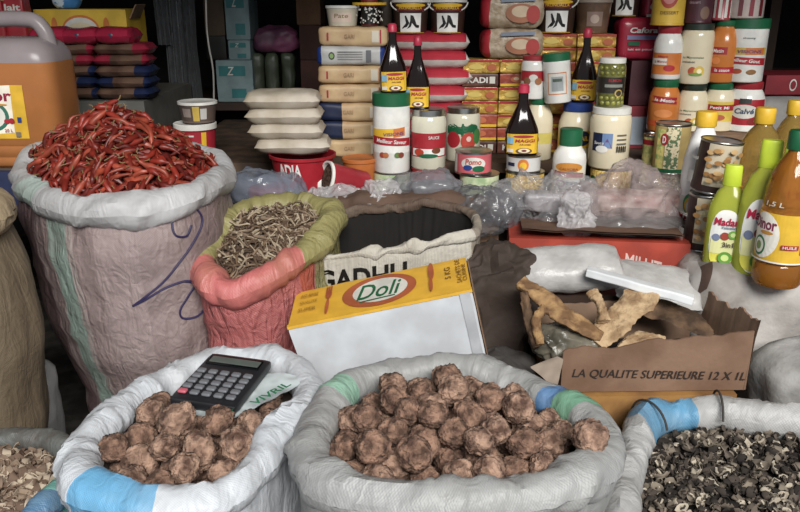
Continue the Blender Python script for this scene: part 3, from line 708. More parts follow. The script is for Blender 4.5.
def L_egg(L, r, h): L.rect(-1.2*r, .25*h, 1.2*r, .55*h, YEL); L.ell(.3*r, .42*h, .55*r, .13*h, NAVY, 20); L.text('MAIL', .35*r, .42*h, .7*r, .08*h, YEL, 0, .03)
def L_yellowband(L, r, h): L.rect(-1.2*r, .28*h, 1.2*r, .46*h, M('#d9c558')); L.ell(-.2*r, .36*h, .3*r, .06*h, M('#b06a2a'))
def L_redtop(L, r, h): L.rect(-1.25*r, .42*h, 1.25*r, .66*h, RED); L.ell(0, .50*h, .35*r, .08*h, OFFW); L.ell(-.5*r, .42*h, .3*r, .09*h, M('#8a5a3a')); L.ell(.4*r, .42*h, .28*r, .08*h, M('#a8663a'))
def L_blackframe(L, r, h): L.rect(-.7*r, .18*h, .75*r, .62*h, ORG); L.rect(-.62*r, .20*h, .67*r, .60*h, OFFW); L.rect(-.4*r, .25*h, .45*r, .54*h, M('#9aa0a0')); L.rect(-.3*r, .44*h, .35*r, .50*h, M('#4a5a4a'))
def L_corn(L, r, h):
    L.rect(-1.4*r, .08*h, 1.4*r, .92*h, M('#d0982c', .4, h2='#f0d070', vs=160, vlo=.46, vhi=.54)); L.ell(-1.0*r, .45*h, .28*r, .2*h, GRN)
def L_flat(L, r, h): L.rect(-1.4*r, .1*h, 1.4*r, .9*h, M('#c8c6c2', .3)); L.ell(0, .5*h, .32*r, .36*h, ORG, 20); L.ell(0, .45*h, .2*r, .22*h, YEL); L.rect(-1.0*r, .4*h, -.5*r, .6*h, NAVY)
def L_peas(L, r, h): L.rect(-1.4*r, .07*h, 1.4*r, .93*h, M('#8fa878', .5, h2='#c4cfa4', vs=30)); L.rect(-.9*r, .42*h, .9*r, .58*h, M('#e0e0cc')); L.text('Petits Pois', 0, .5*h, 1.5*r, .1*h, GRN, .2)
def L_tuna(L, r, h): L.rect(-1.35*r, .1*h, 1.35*r, .9*h, M('#d35a62')); L.ell(0, .52*h, .7*r, .28*h, OFFW); L.text('Pomo', 0, .6*h, .9*r, .25*h, M('#c0392b'), .1, .03); L.ell(.3*r, .3*h, .35*r, .14*h, GRN); L.ell(-.3*r, .35*h, .25*r, .12*h, BLUE); L.rect(-1.35*r, .1*h, -1.0*r, .9*h, OFFW)
def L_oralabel(L, r, h): L.rect(-1.2*r, .10*h, 1.2*r, .50*h, ORG); L.text('Mayo', -.3*r, .43*h, .7*r, .05*h, RED, 0, .03); L.ell(.2*r, .22*h, .4*r, .06*h, RED); L.rect(-1.2*r, .28*h, 0, .40*h, M('#e7e0d4')); L.text('la Mienne', -.45*r, .34*h, .9*r, .05*h, RED, .2)
def L_cream(L, r, h): L.text('La Mayonnaise', -.15*r, .44*h, 1.3*r, .05*h, GRN, .15); L.text('onctueuse', -.4*r, .37*h, .8*r, .035*h, M('#3b3b35')); L.ell(-.1*r, .22*h, .26*r, .07*h, M('#c9552f')); L.ell(.3*r, .22*h, .32*r, .085*h, M('#d9b23f')); L.ell(.1*r, .165*h, .4*r, .03*h, M('#6f8f3a')); L.ell(.3*r, .22*h, .15*r, .04*h, M('#efe2b0'))
def L_orange(L, r, h): L.rect(-.8*r, .46*h, .3*r, .58*h, RED); L.text('Matin', -.3*r, .52*h, .7*r, .06*h, WHITE, .1, .02); L.rect(-1.2*r, .16*h, 1.2*r, .26*h, RED); L.text('la sauce', .1*r, .21*h, 1.0*r, .05*h, WHITE, .1); L.ell(-.4*r, .36*h, .3*r, .06*h, M('#e8803a'))
def L_visions2(L, r, h): L.rect(-1.2*r, .44*h, 1.2*r, .55*h, M('#d4a83c')); L.rect(0, .44*h, 1.0*r, .55*h, ORG); L.text('VISIONS', .2*r, .49*h, 1.2*r, .05*h, M('#5a2f7a'), .1, .02); L.rect(-1.2*r, .29*h, 1.2*r, .40*h, RED, sk=-.03*h); L.text('Meilleur Gout', 0, .35*h, 1.6*r, .055*h, WHITE, .2, .02, sk=-.03*h); L.ell(-.3*r, .18*h, .25*r, .04*h, M('#b04a2a')); L.ell(.4*r, .17*h, .25*r, .04*h, M('#8a5a2a')); L.text('Dressing', .1*r, .70*h, .6*r, .03*h, M('#4a4a4a'), .3)
def L_orange2(L, r, h): L.rect(-.9*r, .55*h, .9*r, .68*h, RED, sk=-.03*h); L.text('la Matin', 0, .615*h, 1.3*r, .06*h, WHITE, .15, .02, sk=-.03*h); L.rect(-1.2*r, .12*h, 1.2*r, .22*h, M('#c24a1f')); L.ell(0, .36*h, .6*r, .08*h, M('#e5863f'))
def L_petit(L, r, h): L.rect(-1.2*r, .22*h, 1.2*r, .62*h, M('#e3c243')); L.rect(-1.2*r, .44*h, 1.2*r, .56*h, RED); L.text('Petit Mi', .1*r, .5*h, 1.3*r, .06*h, WHITE, .1, .02); L.ell(.1*r, .3*h, .4*r, .06*h, M('#c25a3a'))
def L_calve(L, r, h): L.rect(-1.3*r, .15*h, 1.3*r, .66*h, RED); L.ell(0, .42*h, .75*r, .14*h, OFFW, 20); L.text('Calvé', 0, .43*h, 1.0*r, .11*h, M('#3c4f66'), .15, .03); L.ell(.5*r, .22*h, .3*r, .07*h, M('#8a1a1a')); L.rect(-.3*r, .58*h, .3*r, .68*h, DGREY)
def L_bucket(L, r, h):
    L.rect(-.62*r, .05*h, .62*r, .58*h, WHITE)
    # three dark pods
    L.poly([(-.5*r, .14*h), (-.2*r, .20*h), (-.06*r, .30*h), (-.25*r, .52*h), (-.33*r, .50*h), (-.25*r, .30*h), (-.45*r, .19*h)], BLK)
    L.poly([(-.2*r, .14*h), (.02*r, .20*h), (.12*r, .36*h), (.1*r, .52*h), (0, .53*h), (-.02*r, .36*h), (-.1*r, .22*h)], BLK)
    L.poly([(.05*r, .50*h), (.1*r, .30*h), (.3*r, .18*h), (.48*r, .17*h), (.5*r, .24*h), (.34*r, .26*h), (.26*r, .38*h), (.14*r, .52*h)], BLK)
    L.rect(-.8*r, .64*h, .8*r, .84*h, DRED); L.ell(0, .80*h, .85*r, .06*h, YEL, 20); L.text('PRONUALLA', 0, .72*h, 1.25*r, .07*h, YEL, 0, .02); L.rect(-.85*r, .02*h, .85*r, .045*h, GOLD)
def X_handle(root, r, h):
    m = MB(); m.tube([(1.06*r*math.cos(a), -.45*r*math.sin(a)-.30*r, .90*h-.30*h*math.sin(a)-.02*h) if 0 < a < PI else (1.06*r*math.cos(a), -.30*r, .88*h) for a in [PI*i/24 for i in range(25)]], .0022, OFFW, 6); m.build('handle', root, label='white wire handle')
def L_veg(L, r, h):
    L.rect(-1.4*r, .05*h, 1.4*r, .95*h, M('#b59a5c', .4)); L.rect(-.35*r, .05*h, .45*r, .95*h, M('#55704a', .4, h2='#d8c7a0', vs=140, vlo=.47, vhi=.53)); L.rect(-.9*r, .1*h, -.4*r, .9*h, M('#6f9a52', .4, h2='#d7c56a', vs=70)); L.ell(-.42*r, .70*h, .24*r, .12*h, RED); L.text('D', -.42*r, .70*h, .2*r, .14*h, WHITE, 0, .04); L.rect(-1.4*r, .05*h, 1.4*r, .12*h, GRN)
def L_beans(L, r, h):
    L.rect(-1.5*r, .12*h, 1.5*r, .95*h, M('#cfc0a2', .4)); L.rect(-1.4*r, .08*h, -.55*r, .95*h, M('#3a2420', .4)); L.rect(-1.5*r, .04*h, 1.5*r, .16*h, M('#3a2420', .4))
    r_ = random.Random(5)
    for i in range(26): L.ell(r_.uniform(-.38, .95)*r, r_.uniform(.24, .88)*h, .15*r, .045*h, M(('#c08a4c', '#d7ab6e', '#a8723a')[i % 3], .4), 12)
    for i in range(6): L.rect((-1.28+.08*i)*r, .18*h, (-1.24+.08*i)*r, .40*h, OFFW)
    L.text('Borlotti', -.98*r, .66*h, .5*r, .07*h, OFFW, 0, .02)
def L_madar(L, r, h):
    L.ell(0, .30*h, .74*r, .285*h, M('#f1f0ea', .4), 36, 2.6); L.ell(0, .145*h, .66*r, .115*h, M('#e8e04a', .4), 30, 2.6); L.rect(-.66*r, .15*h, .66*r, .30*h, M('#eceaa0', .4)); L.text('Madar', .02*r, .47*h, 1.25*r, .075*h, M('#c3173f'), .12, .03); L.text('Vaisselle', .15*r, .415*h, .7*r, .03*h, M('#55708a'), .1)
    L.ell(-.42*r, .31*h, .2*r, .036*h, M('#7a86a8')); L.ell(.02*r, .33*h, .22*r, .04*h, M('#b1402f')); L.ell(.42*r, .35*h, .24*r, .042*h, M('#6fae3a')); L.ell(.42*r, .35*h, .13*r, .022*h, M('#cbe08a')); L.text('3in1', .22*r, .25*h, .55*r, .05*h, M('#55423a'), 0, .02); L.ell(.15*r, .12*h, .36*r, .06*h, M('#5f9e2f')); L.ell(.15*r, .12*h, .2*r, .033*h, M('#c9df7a'))
def L_dinor(L, r, h):
    L.rect(-1.35*r, .18*h, 1.35*r, .49*h, M('#e6b325', .4)); L.ell(-.72*r, .34*h, .72*r, .15*h, M('#efe9dc', .4), 24); L.text('Dinor', -.72*r, .415*h, 1.15*r, .075*h, M('#8a1d4a'), 0, .03); L.ell(-.55*r, .36*h, .3*r, .012*h, M('#d08a2a')); L.ell(-.80*r, .27*h, .3*r, .065*h, M('#2f7d4f'), 24); L.ell(-.80*r, .27*h, .23*r, .05*h, M('#efe9dc')); L.ell(-.80*r, .27*h, .13*r, .028*h, M('#7f9f5a'))
    L.rect(.1*r, .27*h, .75*r, .30*h, RED); L.text('HUILE', .42*r, .285*h, .5*r, .018*h, WHITE); L.rect(.85*r, .24*h, 1.2*r, .42*h, ORG); L.rect(-1.35*r, .175*h, 1.35*r, .185*h, WHITE)
    L.text('1,5 L', -.35*r, .55*h, .7*r, .035*h, OFFW, .1)
def L_bleach(L, r, h):
    L.rect(-1.1*r, .06*h, 1.1*r, .34*h, OFFW); L.ell(-.25*r, .28*h, .5*r, .09*h, M('#2f9a5a'), 24); L.ell(-.25*r, .27*h, .4*r, .07*h, YEL, 24); L.ell(-.25*r, .26*h, .3*r, .05*h, OFFW); L.rect(-1.0*r, .12*h, .3*r, .20*h, RED); L.text('Dja', -.3*r, .16*h, .7*r, .06*h, WHITE, .1, .03); L.rect(-1.1*r, .05*h, 1.1*r, .09*h, BLUE)
JW = M('#e9e7e0', .18, sss=.08); JC = M('#ddcfae', .18, sss=.1, var=.03); JGL = M('#cdc7b0', .1, sss=.08, var=.05); JO = M('#d0752f', .18, sss=.1, var=.05)
GLIDRED = M('#a82730', .35); WLID = M('#dfdcd4', .4)

# --- front row
px = (373, 411, 168, 196, 2.10)
_, t = container('food_tin', 'pale green tin under the tall white bottle with green cap', 'tin', px, 'can', STEEL, None, L_peas, Z1)
_, tA = container('mayonnaise_bottle', 'tall white bottle with wide green cap and red ribbon label, sauce bottle on top', 'bottle', (373, 410, 91, 168, 2.10), 'tall', JW, GRN, L_grill, t)
def maggi(label, px, z0, rz=0., tilt=0.): return container('sauce_bottle', label, 'bottle', px, 'sauce', SAUCE, M('#c22a45', .4), L_maggi, z0, None, .66, 2.7, rz, tilt, lidname='cap')
maggi('dark sauce bottle with yellow label standing on the green-capped white bottle', (380, 407, 23, 91, 2.10), tA, .1, -.02)
px = (411, 446, 165, 184, 2.11)
_, t = container('food_tin', 'red tin under the jar with the red label', 'tin', (411, 446, 165, 190, 2.11), 'can', RED, None, None, Z1)
_, t = container('sauce_jar', 'cream jar with broad red label between green-capped bottle and tomato jar', 'jar', (411, 446, 107, 165, 2.11), 'wide', JGL, STEEL, L_redband, t)
maggi('dark sauce bottle with yellow label standing on the red-labelled jar', (405, 430, 36, 106, 2.11), t, -.05)
container('tomato_jar', 'glass jar with tomatoes and green leaves printed round it, silvery lid', 'jar', (445, 480, 105, 168, 2.27), 'wide', JGL, STEEL, L_tomato, Z2)
_, t = container('food_tin', 'pale grey-green tin under the small pink and white tin', 'tin', (459, 499, 170, 197, 2.07), 'can', STEEL, None, L_peas, Z1)
container('small_tin', 'short pink and white tin with printed tomatoes, on the pale green tin', 'tin', (455, 492, 148, 170, 2.07), 'can', STEEL, None, L_tuna, t)
_, t = container('bean_tin', 'tin printed with golden beans, topmost load a flat tin and sauce bottle', 'tin', (505, 544, 168, 197, 2.08), 'can', STEEL, None, L_corn, Z1)
_, t = container('flat_tin', 'flat silver tin with an orange fruit on it, below a sauce bottle', 'tin', (506, 541, 152, 168, 2.08), 'can', STEEL, None, L_flat, t)
maggi('dark sauce bottle with yellow label standing on the flat silver tin', (506, 539, 83, 152, 2.08), t, .12)
container('mayonnaise_bottle', 'white squeeze bottle with dark green cap marked 750 g', 'bottle', (553, 586, 127, 192, 2.04), 'squeeze', JW, GRN, L_white750, Z1)
_, t = container('food_tin', 'golden-brown tin under the big jar with white lid', 'tin', (590, 631, 164, 190, 2.13), 'can', STEEL, None, L_corn, Z1)
_, t = container('mayonnaise_jar', 'big cream jar with white lid under the olive jar', 'jar', (590, 630, 105, 164, 2.13), 'wide', JC, WLID, L_mayoleft, t)
container('olive_jar', 'glass jar of green olives with black label and white lid', 'jar', (597, 625, 57, 105, 2.13), 'wide', M('#6b6a35', .08, var=.2, vs=40), WLID, L_olive, t, extra=X_olives)
# --- second row
_, t = container('mayonnaise_jar', 'cream jar with green lid and yellow band, behind the dark sauce bottle', 'jar', (524, 552, 97, 170, 2.28), 'slim', JC, GRN, L_yellowband, Z2)
container('mayonnaise_jar', 'small white jar with red lid and red label, on the green-lidded jar', 'jar', (521, 546, 55, 97, 2.28), 'wide', JW, GLIDRED, L_redtop, t)
_, t = container('mayonnaise_jar', 'cream jar with blue lid behind the 750 g bottle', 'jar', (558, 594, 101, 172, 2.27), 'mayo', JC, BLUE, L_egg, Z2)
container('seasoning_bottle', 'tilted white bottle with dark green cap and framed label', 'bottle', (546, 573, 52, 103, 2.24), 'tall', JW, GRN, L_blackframe, t+.004, tilt=-.10)
maggi('dark sauce bottle with yellow label standing on the blue lid', (573, 598, 28, 101, 2.27), t+.002)

# --- boxes of stock cubes
FOIL = [M('#b9862c', .3, metal=.3, bump=.4, bs=60, h2='#d9b04a', vs=25), M('#a8452c', .4, bump=.3, bs=60, h2='#8a2f22', vs=25), M('#4f2a20', .45, bump=.2, h2='#6d3a2a')]
def cube_box(kind, x, Y, z, wd, ht, label, group):
    root = thing('stock_cube_box', label, 'box', (x, Y, z), (0, 0, rnd.uniform(-.03, .03)), group)
    m = MB(); m.soft(wd*.985, .09, ht*.98, .004, FOIL[kind], .0012, 30, z*50+x*9, 10); m.build('carton', root)
    L = Lab(); W_, H_ = wd/2, ht
    if kind == 0: L.rect(-W_*.95, H_*.80, W_*.95, H_*.95, RED, 1); L.ell(-W_*.3, H_*.45, W_*.4, H_*.2, M('#d8ba52')); L.ell(W_*.55, H_*.4, W_*.25, H_*.25, M('#b5562a'))
    if kind == 1: L.rect(-W_*.95, H_*.05, W_*.95, H_*.25, YEL, 1); L.ell(0, H_*.55, W_*.4, H_*.25, M('#c9673c')); L.ell(-W_*.1, H_*.6, W_*.15, H_*.12, M('#e0c29a'))
    if kind == 2: L.text('KADI', -W_*.15, H_*.5, wd*.55, H_*.42, OFFW, 0, .03); L.rect(W_*.5, H_*.25, W_*.8, H_*.75, M('#c9c4b8'), 1)
    L.build(flat_map(-.0475), root)
    return root
zt = at(495, 58, 2.40).z; hh = (zt-Z2)/7
KN = ['gold stock cube box with red top edge in the stack under the noodle bags', 'red stock cube box with yellow edge in the stack under the noodle bags', 'brown stock cube box with white lettering in the stack under the noodle bags']
for r, (a, b) in enumerate([(2, 2), (1, 1), (1, 0), (0, 0), (0, 0), (2, 1), (0, 0)]):
    for c, k in ((478.5, a), (514.5, b)):
        cube_box(k, at(c, 100, 2.40).x, 2.40, Z2+r*hh, 36*mpp(c, 100, 2.40), hh, KN[k], 'stock cube boxes under the noodle bags, '+('gold', 'red', 'brown')[k])
ztop_l = zt
zt = at(570, 33, 2.42).z; hh = (zt-Z2)/9
for r, (a, b) in enumerate([(1, 1), (0, 1), (1, 1), (0, 0), (1, 1), (1, 1), (1, 0), (0, 0), (0, 0)]):
    for c, k in ((551, a), (589, b)):
        cube_box(k, at(c, 100, 2.42).x, 2.42, Z2+r*hh, 38*mpp(c, 100, 2.42), hh, ('gold', 'red', 'brown')[k]+' stock cube box in the stack behind the tilted white bottle', 'stock cube boxes behind the tilted bottle, '+('gold', 'red')[k])
ztop_r = zt
# noodle bags
NOOD = M('#b9a68d', .35, bump=.5, bs=50, h2='#9c8468', vs=40)
def bag_noodle(label, px, z, hh):
    x = at(px, 40, 2.40).x; root = thing('noodle_bag', label, 'bag', (x, 2.40, z))
    m = MB(); W_ = .185; m.soft(W_, .12, hh, .03, NOOD, .004, 18, z*30, 16, matf=lambda a, b, c: RED if a < -.72 else NOOD); m.build('bag_film', root)
    L = Lab(); L.ell(.02, hh*.45, .045, hh*.28, M('#a8633f')); L.ell(.02, hh*.5, .028, hh*.17, M('#cbb08f')); L.ell(.055, hh*.42, .02, hh*.26, M('#b5302b')); L.rect(-.04, hh*.78, .06, hh*.9, M('#7d879a'), sk=.004); L.build(flat_map(-.066), root)
hb = (at(510, 28, 2.4).z-ztop_l)
bag_noodle('clear bag of noodles with red edge, lower one, resting on gold boxes', 511, ztop_l, hb)
bag_noodle('clear bag of noodles with red edge, upper one of the two', 510, ztop_l+hb, hb*1.1)
# buckets of powder
def bucket(label, px, z): return container('powder_bucket', label, 'bucket', px, 'bucket', M('#3f2a22', .4), WLID, L_bucket, z, extra=X_handle)
RW = at(430, 33, 2.40).z
bucket('brown bucket with black pod emblem, beside the dark sauce bottle necks', (392, 429, -2, 33, 2.38), RW)
bucket('brown bucket with black pod emblem, next to the noodle bags', (429, 466, -2, 33, 2.38), RW)
bucket('brown bucket with black pod emblem standing on the gold boxes', (538, 576, -6, 33, 2.41), ztop_r)
container('plastic_tub', 'brown see-through tub with white lid beside a brown bucket', 'tub', (574, 611, -3, 33, 2.43), 'tub', M('#7a5a48', .25, h2='#58402f'), M('#9a8878', .4), lambda L, r, h: (L.rect(-.3*r, .2*h, .6*r, .6*h, M('#8f7264')), L.ell(.15*r, .4*h, .25*r, .12*h, M('#b8a090'))), ztop_r)
# red and white bags
hb = (RW-Z2)/7
for i in range(7):
    x = at(430, 80, 2.40).x; root = thing('flour_bag', 'red and white flour bag lying in the stack under two brown buckets', 'bag', (x+rnd.uniform(-.006, .006), 2.40, Z2+i*hb), (0, 0, rnd.uniform(-.03, .03)), 'red and white flour bags')
    m = MB(); FW = M('#cfc9c0', .35, bump=.3, bs=40); m.pillow(.232, .15, hb*1.12, FW, i, .003, 22, lambda u, v, s: M('#c02a3a', .35) if (s > 0 and abs(u) < .93) else FW); m.build('bag_film', root)
    L = Lab(); L.text('NGONE', -.045, hb*.70, .03, hb*.16, WHITE, 0, .02); L.text('FARINE', .07, hb*.70, .03, hb*.14, WHITE, 0, .02); L.build(lambda u, v, e: (u, -.066+(v-hb*.6)*.8-e, v+.006), root, 'lettering')
# tall stack of brick packs
BE = M('#c9a878', .5, bump=.2, bs=30, h2='#b8946a'); BEB = M('#1f3a86', .4); GW = M('#b9b7b4', .45)
zt = at(352, 26, 2.36).z; hb = (zt-Z2)/7
for i, kind in enumerate([0, 3, 3, 0, 0, 1, 0]):
    x = at(353, 90, 2.36).x+(.008 if i == 6 else 0)
    lb = {0: 'beige paper pack with small red marks in the tall stack beside the sauce bottles', 1: 'white and blue paper pack near the top of the tall beige stack', 3: 'beige pack with dark blue end in the lower half of the tall stack'}[kind]
    root = thing('flour_pack', lb, 'pack', (x, 2.36, Z2+i*hb), (0, 0, rnd.uniform(-.04, .04)), None if kind == 1 else 'beige paper packs' + (' with blue ends' if kind == 3 else ''))
    base = GW if kind == 1 else BE
    m = MB(); m.soft(.200, .13, hb*.99, .014, base, .003, 16, i, 14, matf=(lambda a, b, c: BEB if abs(a) > .8 else GW) if kind == 1 else (lambda a, b, c: NAVY if a < -.35 else BE) if kind == 3 else None); m.build('paper_wrap', root)
    L = Lab(); H_ = hb
    if kind == 1:
        L.ell(-.055, H_*.5, .009, H_*.2, DGREY); L.ell(-.055, H_*.5, .006, H_*.13, LIGHTG)
        for k in range(4): L.rect(-.038, H_*(.3+.13*k), .035, H_*(.34+.13*k), M('#7d7a76'), 1)
        L.rect(.045, H_*.2, .06, H_*.8, M('#6a6a70'), 1)
    else:
        L.rect(.055, H_*.2, .075, H_*.8, M('#d9cdb8'), 1); L.rect(.078, H_*.15, .082, H_*.85, RED, 1); L.text('GARI', -.01, H_*.5, .03, H_*.22, M('#a8855a')); L.rect(-.075, H_*.3, -.07, H_*.7, RED, 1) if kind == 0 else None
    L.build(flat_map(-.0665), root)
container('plastic_tub', 'small pale tub with white lid on top of the tall beige stack', 'tub', (326, 359, 5, 26, 2.36), 'tub', M('#c9bfa8', .4), WLID, lambda L, r, h: (L.rect(-.8*r, .2*h, .6*r, .65*h, M('#d9bfae')), L.text('Pate', -.1*r, .5*h, .9*r, .2*h, M('#8a7a4a'), .1)), zt)
def L_pep(L, r, h):
    L.rect(-1.3*r, .05*h, 1.3*r, .62*h, BLK); q = random.Random(2)
    for i in range(50): L.ell(q.uniform(-1.1, 1.1)*r, q.uniform(.1, .58)*h, .07*r, .03*h, OFFW, 8)
    L.rect(-1.3*r, .66*h, 1.3*r, .74*h, YEL)
container('pepper_pot', 'black and white speckled pot beside the small pale tub', 'pot', (361, 378, -6, 25, 2.36), 'tall', M('#8a1f2a', .4), RED, L_pep, zt)
container('pepper_pot', 'dark pot half hidden behind the sauce bottle neck', 'pot', (378, 392, -4, 26, 2.38), 'tall', M('#332a22', .4), DGREY, None, zt)
# bowl of beige bags
zb = Z1
x = at(303, 168, 2.06).x
root = thing('plastic_bowl', 'red bowl lettered in white, carrying four beige bags', 'bowl', (x, 2.06, Z1)); RB = M('#b01f2b', .35)
hbw = at(303, 156, 2.02).z-Z1; m = MB(); m.lathe([(.04, 0), (.062, 0), (.066, .003), (.084, hbw*.9), (.09, hbw*.93), (.091, hbw), (.086, hbw), (.08, hbw*.9), (.06, .008), (.02, .006)], RB, 48); m.build('bowl_shell', root)
L = Lab(); L.text('ADJA', -.028, hbw*.66, .068, hbw*.40, WHITE, 0, .03); L.build(cyl_map([(.066, 0), (.085, hbw*.9)]), root, 'lettering')
zt = Z1+hbw; ht = (at(290, 92, 2.08).z-zt)/4
BG = M('#b3a797', .5, bump=.2, bs=25, h2='#a0937f')
for i in range(4):
    root = thing('meal_bag', 'greyish beige filled bag in the stack of four on the red bowl', 'bag', (at(289+i*-1.5+(4 if i == 0 else 0), 120, 2.09).x, 2.09, zt+i*ht-.004), (0, 0, rnd.uniform(-.05, .05)), 'beige bags on the red bowl')
    m = MB(); m.pillow(.20, .14, ht*1.25, BG, i+20, .004); m.build('bag_film', root)
container('plastic_tub', 'orange tub rim showing under the tall beige stack', 'tub', (343, 377, 155, 200, 2.10), 'bucket', M('#c96a2a', .45), M('#c96a2a', .45), None, Z1)

# --- red packs by the right-hand jars
x = at(640, 130, 2.50).x; z_ = Z2; h1 = at(640, 105, 2.46).z-z_
m = MB(); root = thing('carton', 'red carton low in the stack behind the olive jar', 'carton', (x, 2.50, z_)); m.soft(.125, .12, h1, .004, M('#8a1f2c', .6), n=6); m.build('carton_body', root); L = Lab(); L.rect(-.05, h1*.1, .0, h1*.75, M('#9aa6b4'), 1); L.text('Lait', .03, h1*.5, .035, h1*.2, WHITE); L.build(flat_map(-.0605), root)
z_ += h1; h2 = at(640, 60, 2.46).z-z_
m = MB(); root = thing('carton', 'dark maroon carton under the shiny red packet', 'carton', (x, 2.50, z_)); m.soft(.13, .12, h2, .004, M('#4a1420', .55), n=6); m.build('carton_body', root)
L = Lab()
for k in range(3): L.rect(.0, h2*(.2+.1*k), .05, h2*(.23+.1*k), M('#6f4a5a'), 1)
L.build(flat_map(-.0605), root)
z_ += h2; h3 = at(637, 17, 2.46).z-z_
m = MB(); root = thing('milk_packet', 'shiny red packet with white lettering behind the right-hand jars', 'packet', (at(638, 40, 2.5).x, 2.50, z_)); m.soft(.145, .10, h3, .02, M('#b3253c', .25), .003, 20, 4, 12); m.build('packet_film', root)
L = Lab(); L.text('Cafora', .0, h3*.70, .085, h3*.13, WHITE, .15, .03); L.rect(-.05, h3*.48, .06, h3*.58, M('#8a7fb0'), 1); L.rect(-.045, h3*.34, -.01, h3*.44, GRN, 1); L.text('lait en poudre', .0, h3*.25, .09, h3*.07, M('#e0c0c8')); L.build(flat_map(-.0535), root)
zr = z_+h3
bucket('brown bucket with black pod emblem on top of the shiny red packet', (610, 641, -24, 17, 2.50), zr)
m = MB(); root = thing('milk_packet', 'small red and white packet beside the topmost bucket', 'packet', (at(650, 5, 2.5).x, 2.50, zr)); m.soft(.045, .08, .09, .01, M('#c23a50', .3), n=8); m.build('packet_film', root); L = Lab(); L.rect(-.02, .0, .02, .008, OFFW, 1); L.ell(0, .03, .012, .01, OFFW); L.build(flat_map(-.0405), root)

# --- wall of jars on the right
ZR = at(705, 131, 2.33).z
x = at(706, 150, 2.40).x
m = MB(); root = thing('carton', 'brown carton carrying the wall of mayonnaise jars', 'carton', (x, 2.38, Z2)); m.soft(.37, .22, ZR-Z2, .004, CARD, n=8); m.build('carton_body', root)
Yr = 2.35
def stack(specs):
    z = ZR
    for nm, lb, cat, px, sh, bd, ld, lab in specs: _, z = container(nm, lb, cat, px+(Yr,), sh, bd, ld, lab, z)
stack([('sauce_jar', 'orange sauce jar with green lid under the white and orange jar', 'jar', (649, 679, 78, 131), 'mayo', JO, GRN, L_orange2),
       ('mayonnaise_jar', 'white jar with orange-gold label and red lid, on the orange jar', 'jar', (654, 682, 25, 78), 'mayo', JW, GLIDRED, L_oralabel),
       ('dessert_tin', 'yellow tin with pink round picture at top of the jar wall', 'tin', (653, 686, -28, 25), 'can', M('#d4a22c', .4), None, lambda L, r, h: (L.rect(-1.4*r, .05*h, 1.4*r, .95*h, M('#d9ac30')), L.ell(0, .62*h, .6*r, .3*h, M('#b5402f')), L.ell(0, .64*h, .46*r, .24*h, M('#d07a74')), L.text('DESSERT', .1*r, .24*h, 1.1*r, .06*h, M('#7a5a1a'))))])
stack([('mayonnaise_jar', 'cream jar with dark lid, lower of two with fruit picture', 'jar', (677, 707, 82, 131), 'mayo', JC, M('#26332a', .4), L_cream),
       ('mayonnaise_jar', 'cream jar with dark lid, upper of two with fruit picture', 'jar', (680, 712, 23, 82), 'wide', JC, M('#26332a', .4), L_cream),
       ('coffee_tin', 'dark maroon tin on top of the upper cream jar', 'tin', (686, 714, -30, 23), 'can', M('#4a1f26', .4), None, lambda L, r, h: (L.rect(-1.4*r, .05*h, 1.4*r, .95*h, M('#4f2430')), L.text('Creme', -.3*r, .5*h, .8*r, .06*h, M('#a88a94')), L.text('dessert', -.3*r, .4*h, .8*r, .06*h, M('#a88a94')), L.ell(.5*r, .2*h, .35*r, .12*h, M('#7a5a4a'))))])
stack([('mayonnaise_jar', 'cream jar with green lid and yellow-red label in the jar wall', 'jar', (704, 733, 81, 131), 'mayo', JC, GRN, L_petit),
       ('sauce_jar', 'orange sauce jar with green lid beside the white dressing bottle', 'jar', (709, 737, 20, 81), 'slim', JO, GRN, L_orange),
       ('striped_jar', 'narrow red and white striped jar at top of the jar wall', 'jar', (714, 733, -28, 20), 'can', M('#a8343f', .3), None, lambda L, r, h: [L.rect((-.9+.6*k)*r, .05*h, (-.6+.6*k)*r, .9*h, OFFW) for k in range(4)])])
stack([('mayonnaise_jar', 'white jar with red label and red lid at the end of the jar wall', 'jar', (727, 763, 80, 131), 'mayo', JW, GLIDRED, L_calve),
       ('dressing_bottle', 'white dressing bottle with wide green cap and red ribbon label', 'bottle', (727, 765, 18, 80), 'tall', JW, GRN, L_visions2),
       ('dressing_bottle', 'white dressing bottle cut by the top of the frame, standing on a green cap', 'bottle', (729, 766, -45, 18), 'tall', M('#c9b7b0', .2), GRN, lambda L, r, h: [L.rect(u*r, .04*h, (u+.22)*r, .8*h, c) for u, c in ((-1., DRED), (-.3, M('#7a3a40')), (.25, M('#8a2a35')), (.8, DRED))])])
# vegetable tins in front
_, t = container('vegetable_tin', 'lower tin with vegetables printed on, below the speckled one', 'tin', (654, 690, 170, 198, 2.10), 'can', STEEL, None, L_veg, Z1)
container('vegetable_tin', 'tin with speckled vegetable print and red spot beside the bleach bottle', 'tin', (654, 689, 121, 170, 2.10), 'can', STEEL, None, L_veg, t)
container('vegetable_tin', 'yellow-green tin half hidden behind the speckled vegetable tin', 'tin', (641, 660, 133, 196, 2.19), 'can', STEEL, None, lambda L, r, h: (L.rect(-1.4*r, .05*h, 1.4*r, .95*h, M('#8a9a4a', .4, h2='#d9c97a', vs=60)), L.rect(-1.4*r, .8*h, 1.4*r, .9*h, RED)), Z1)

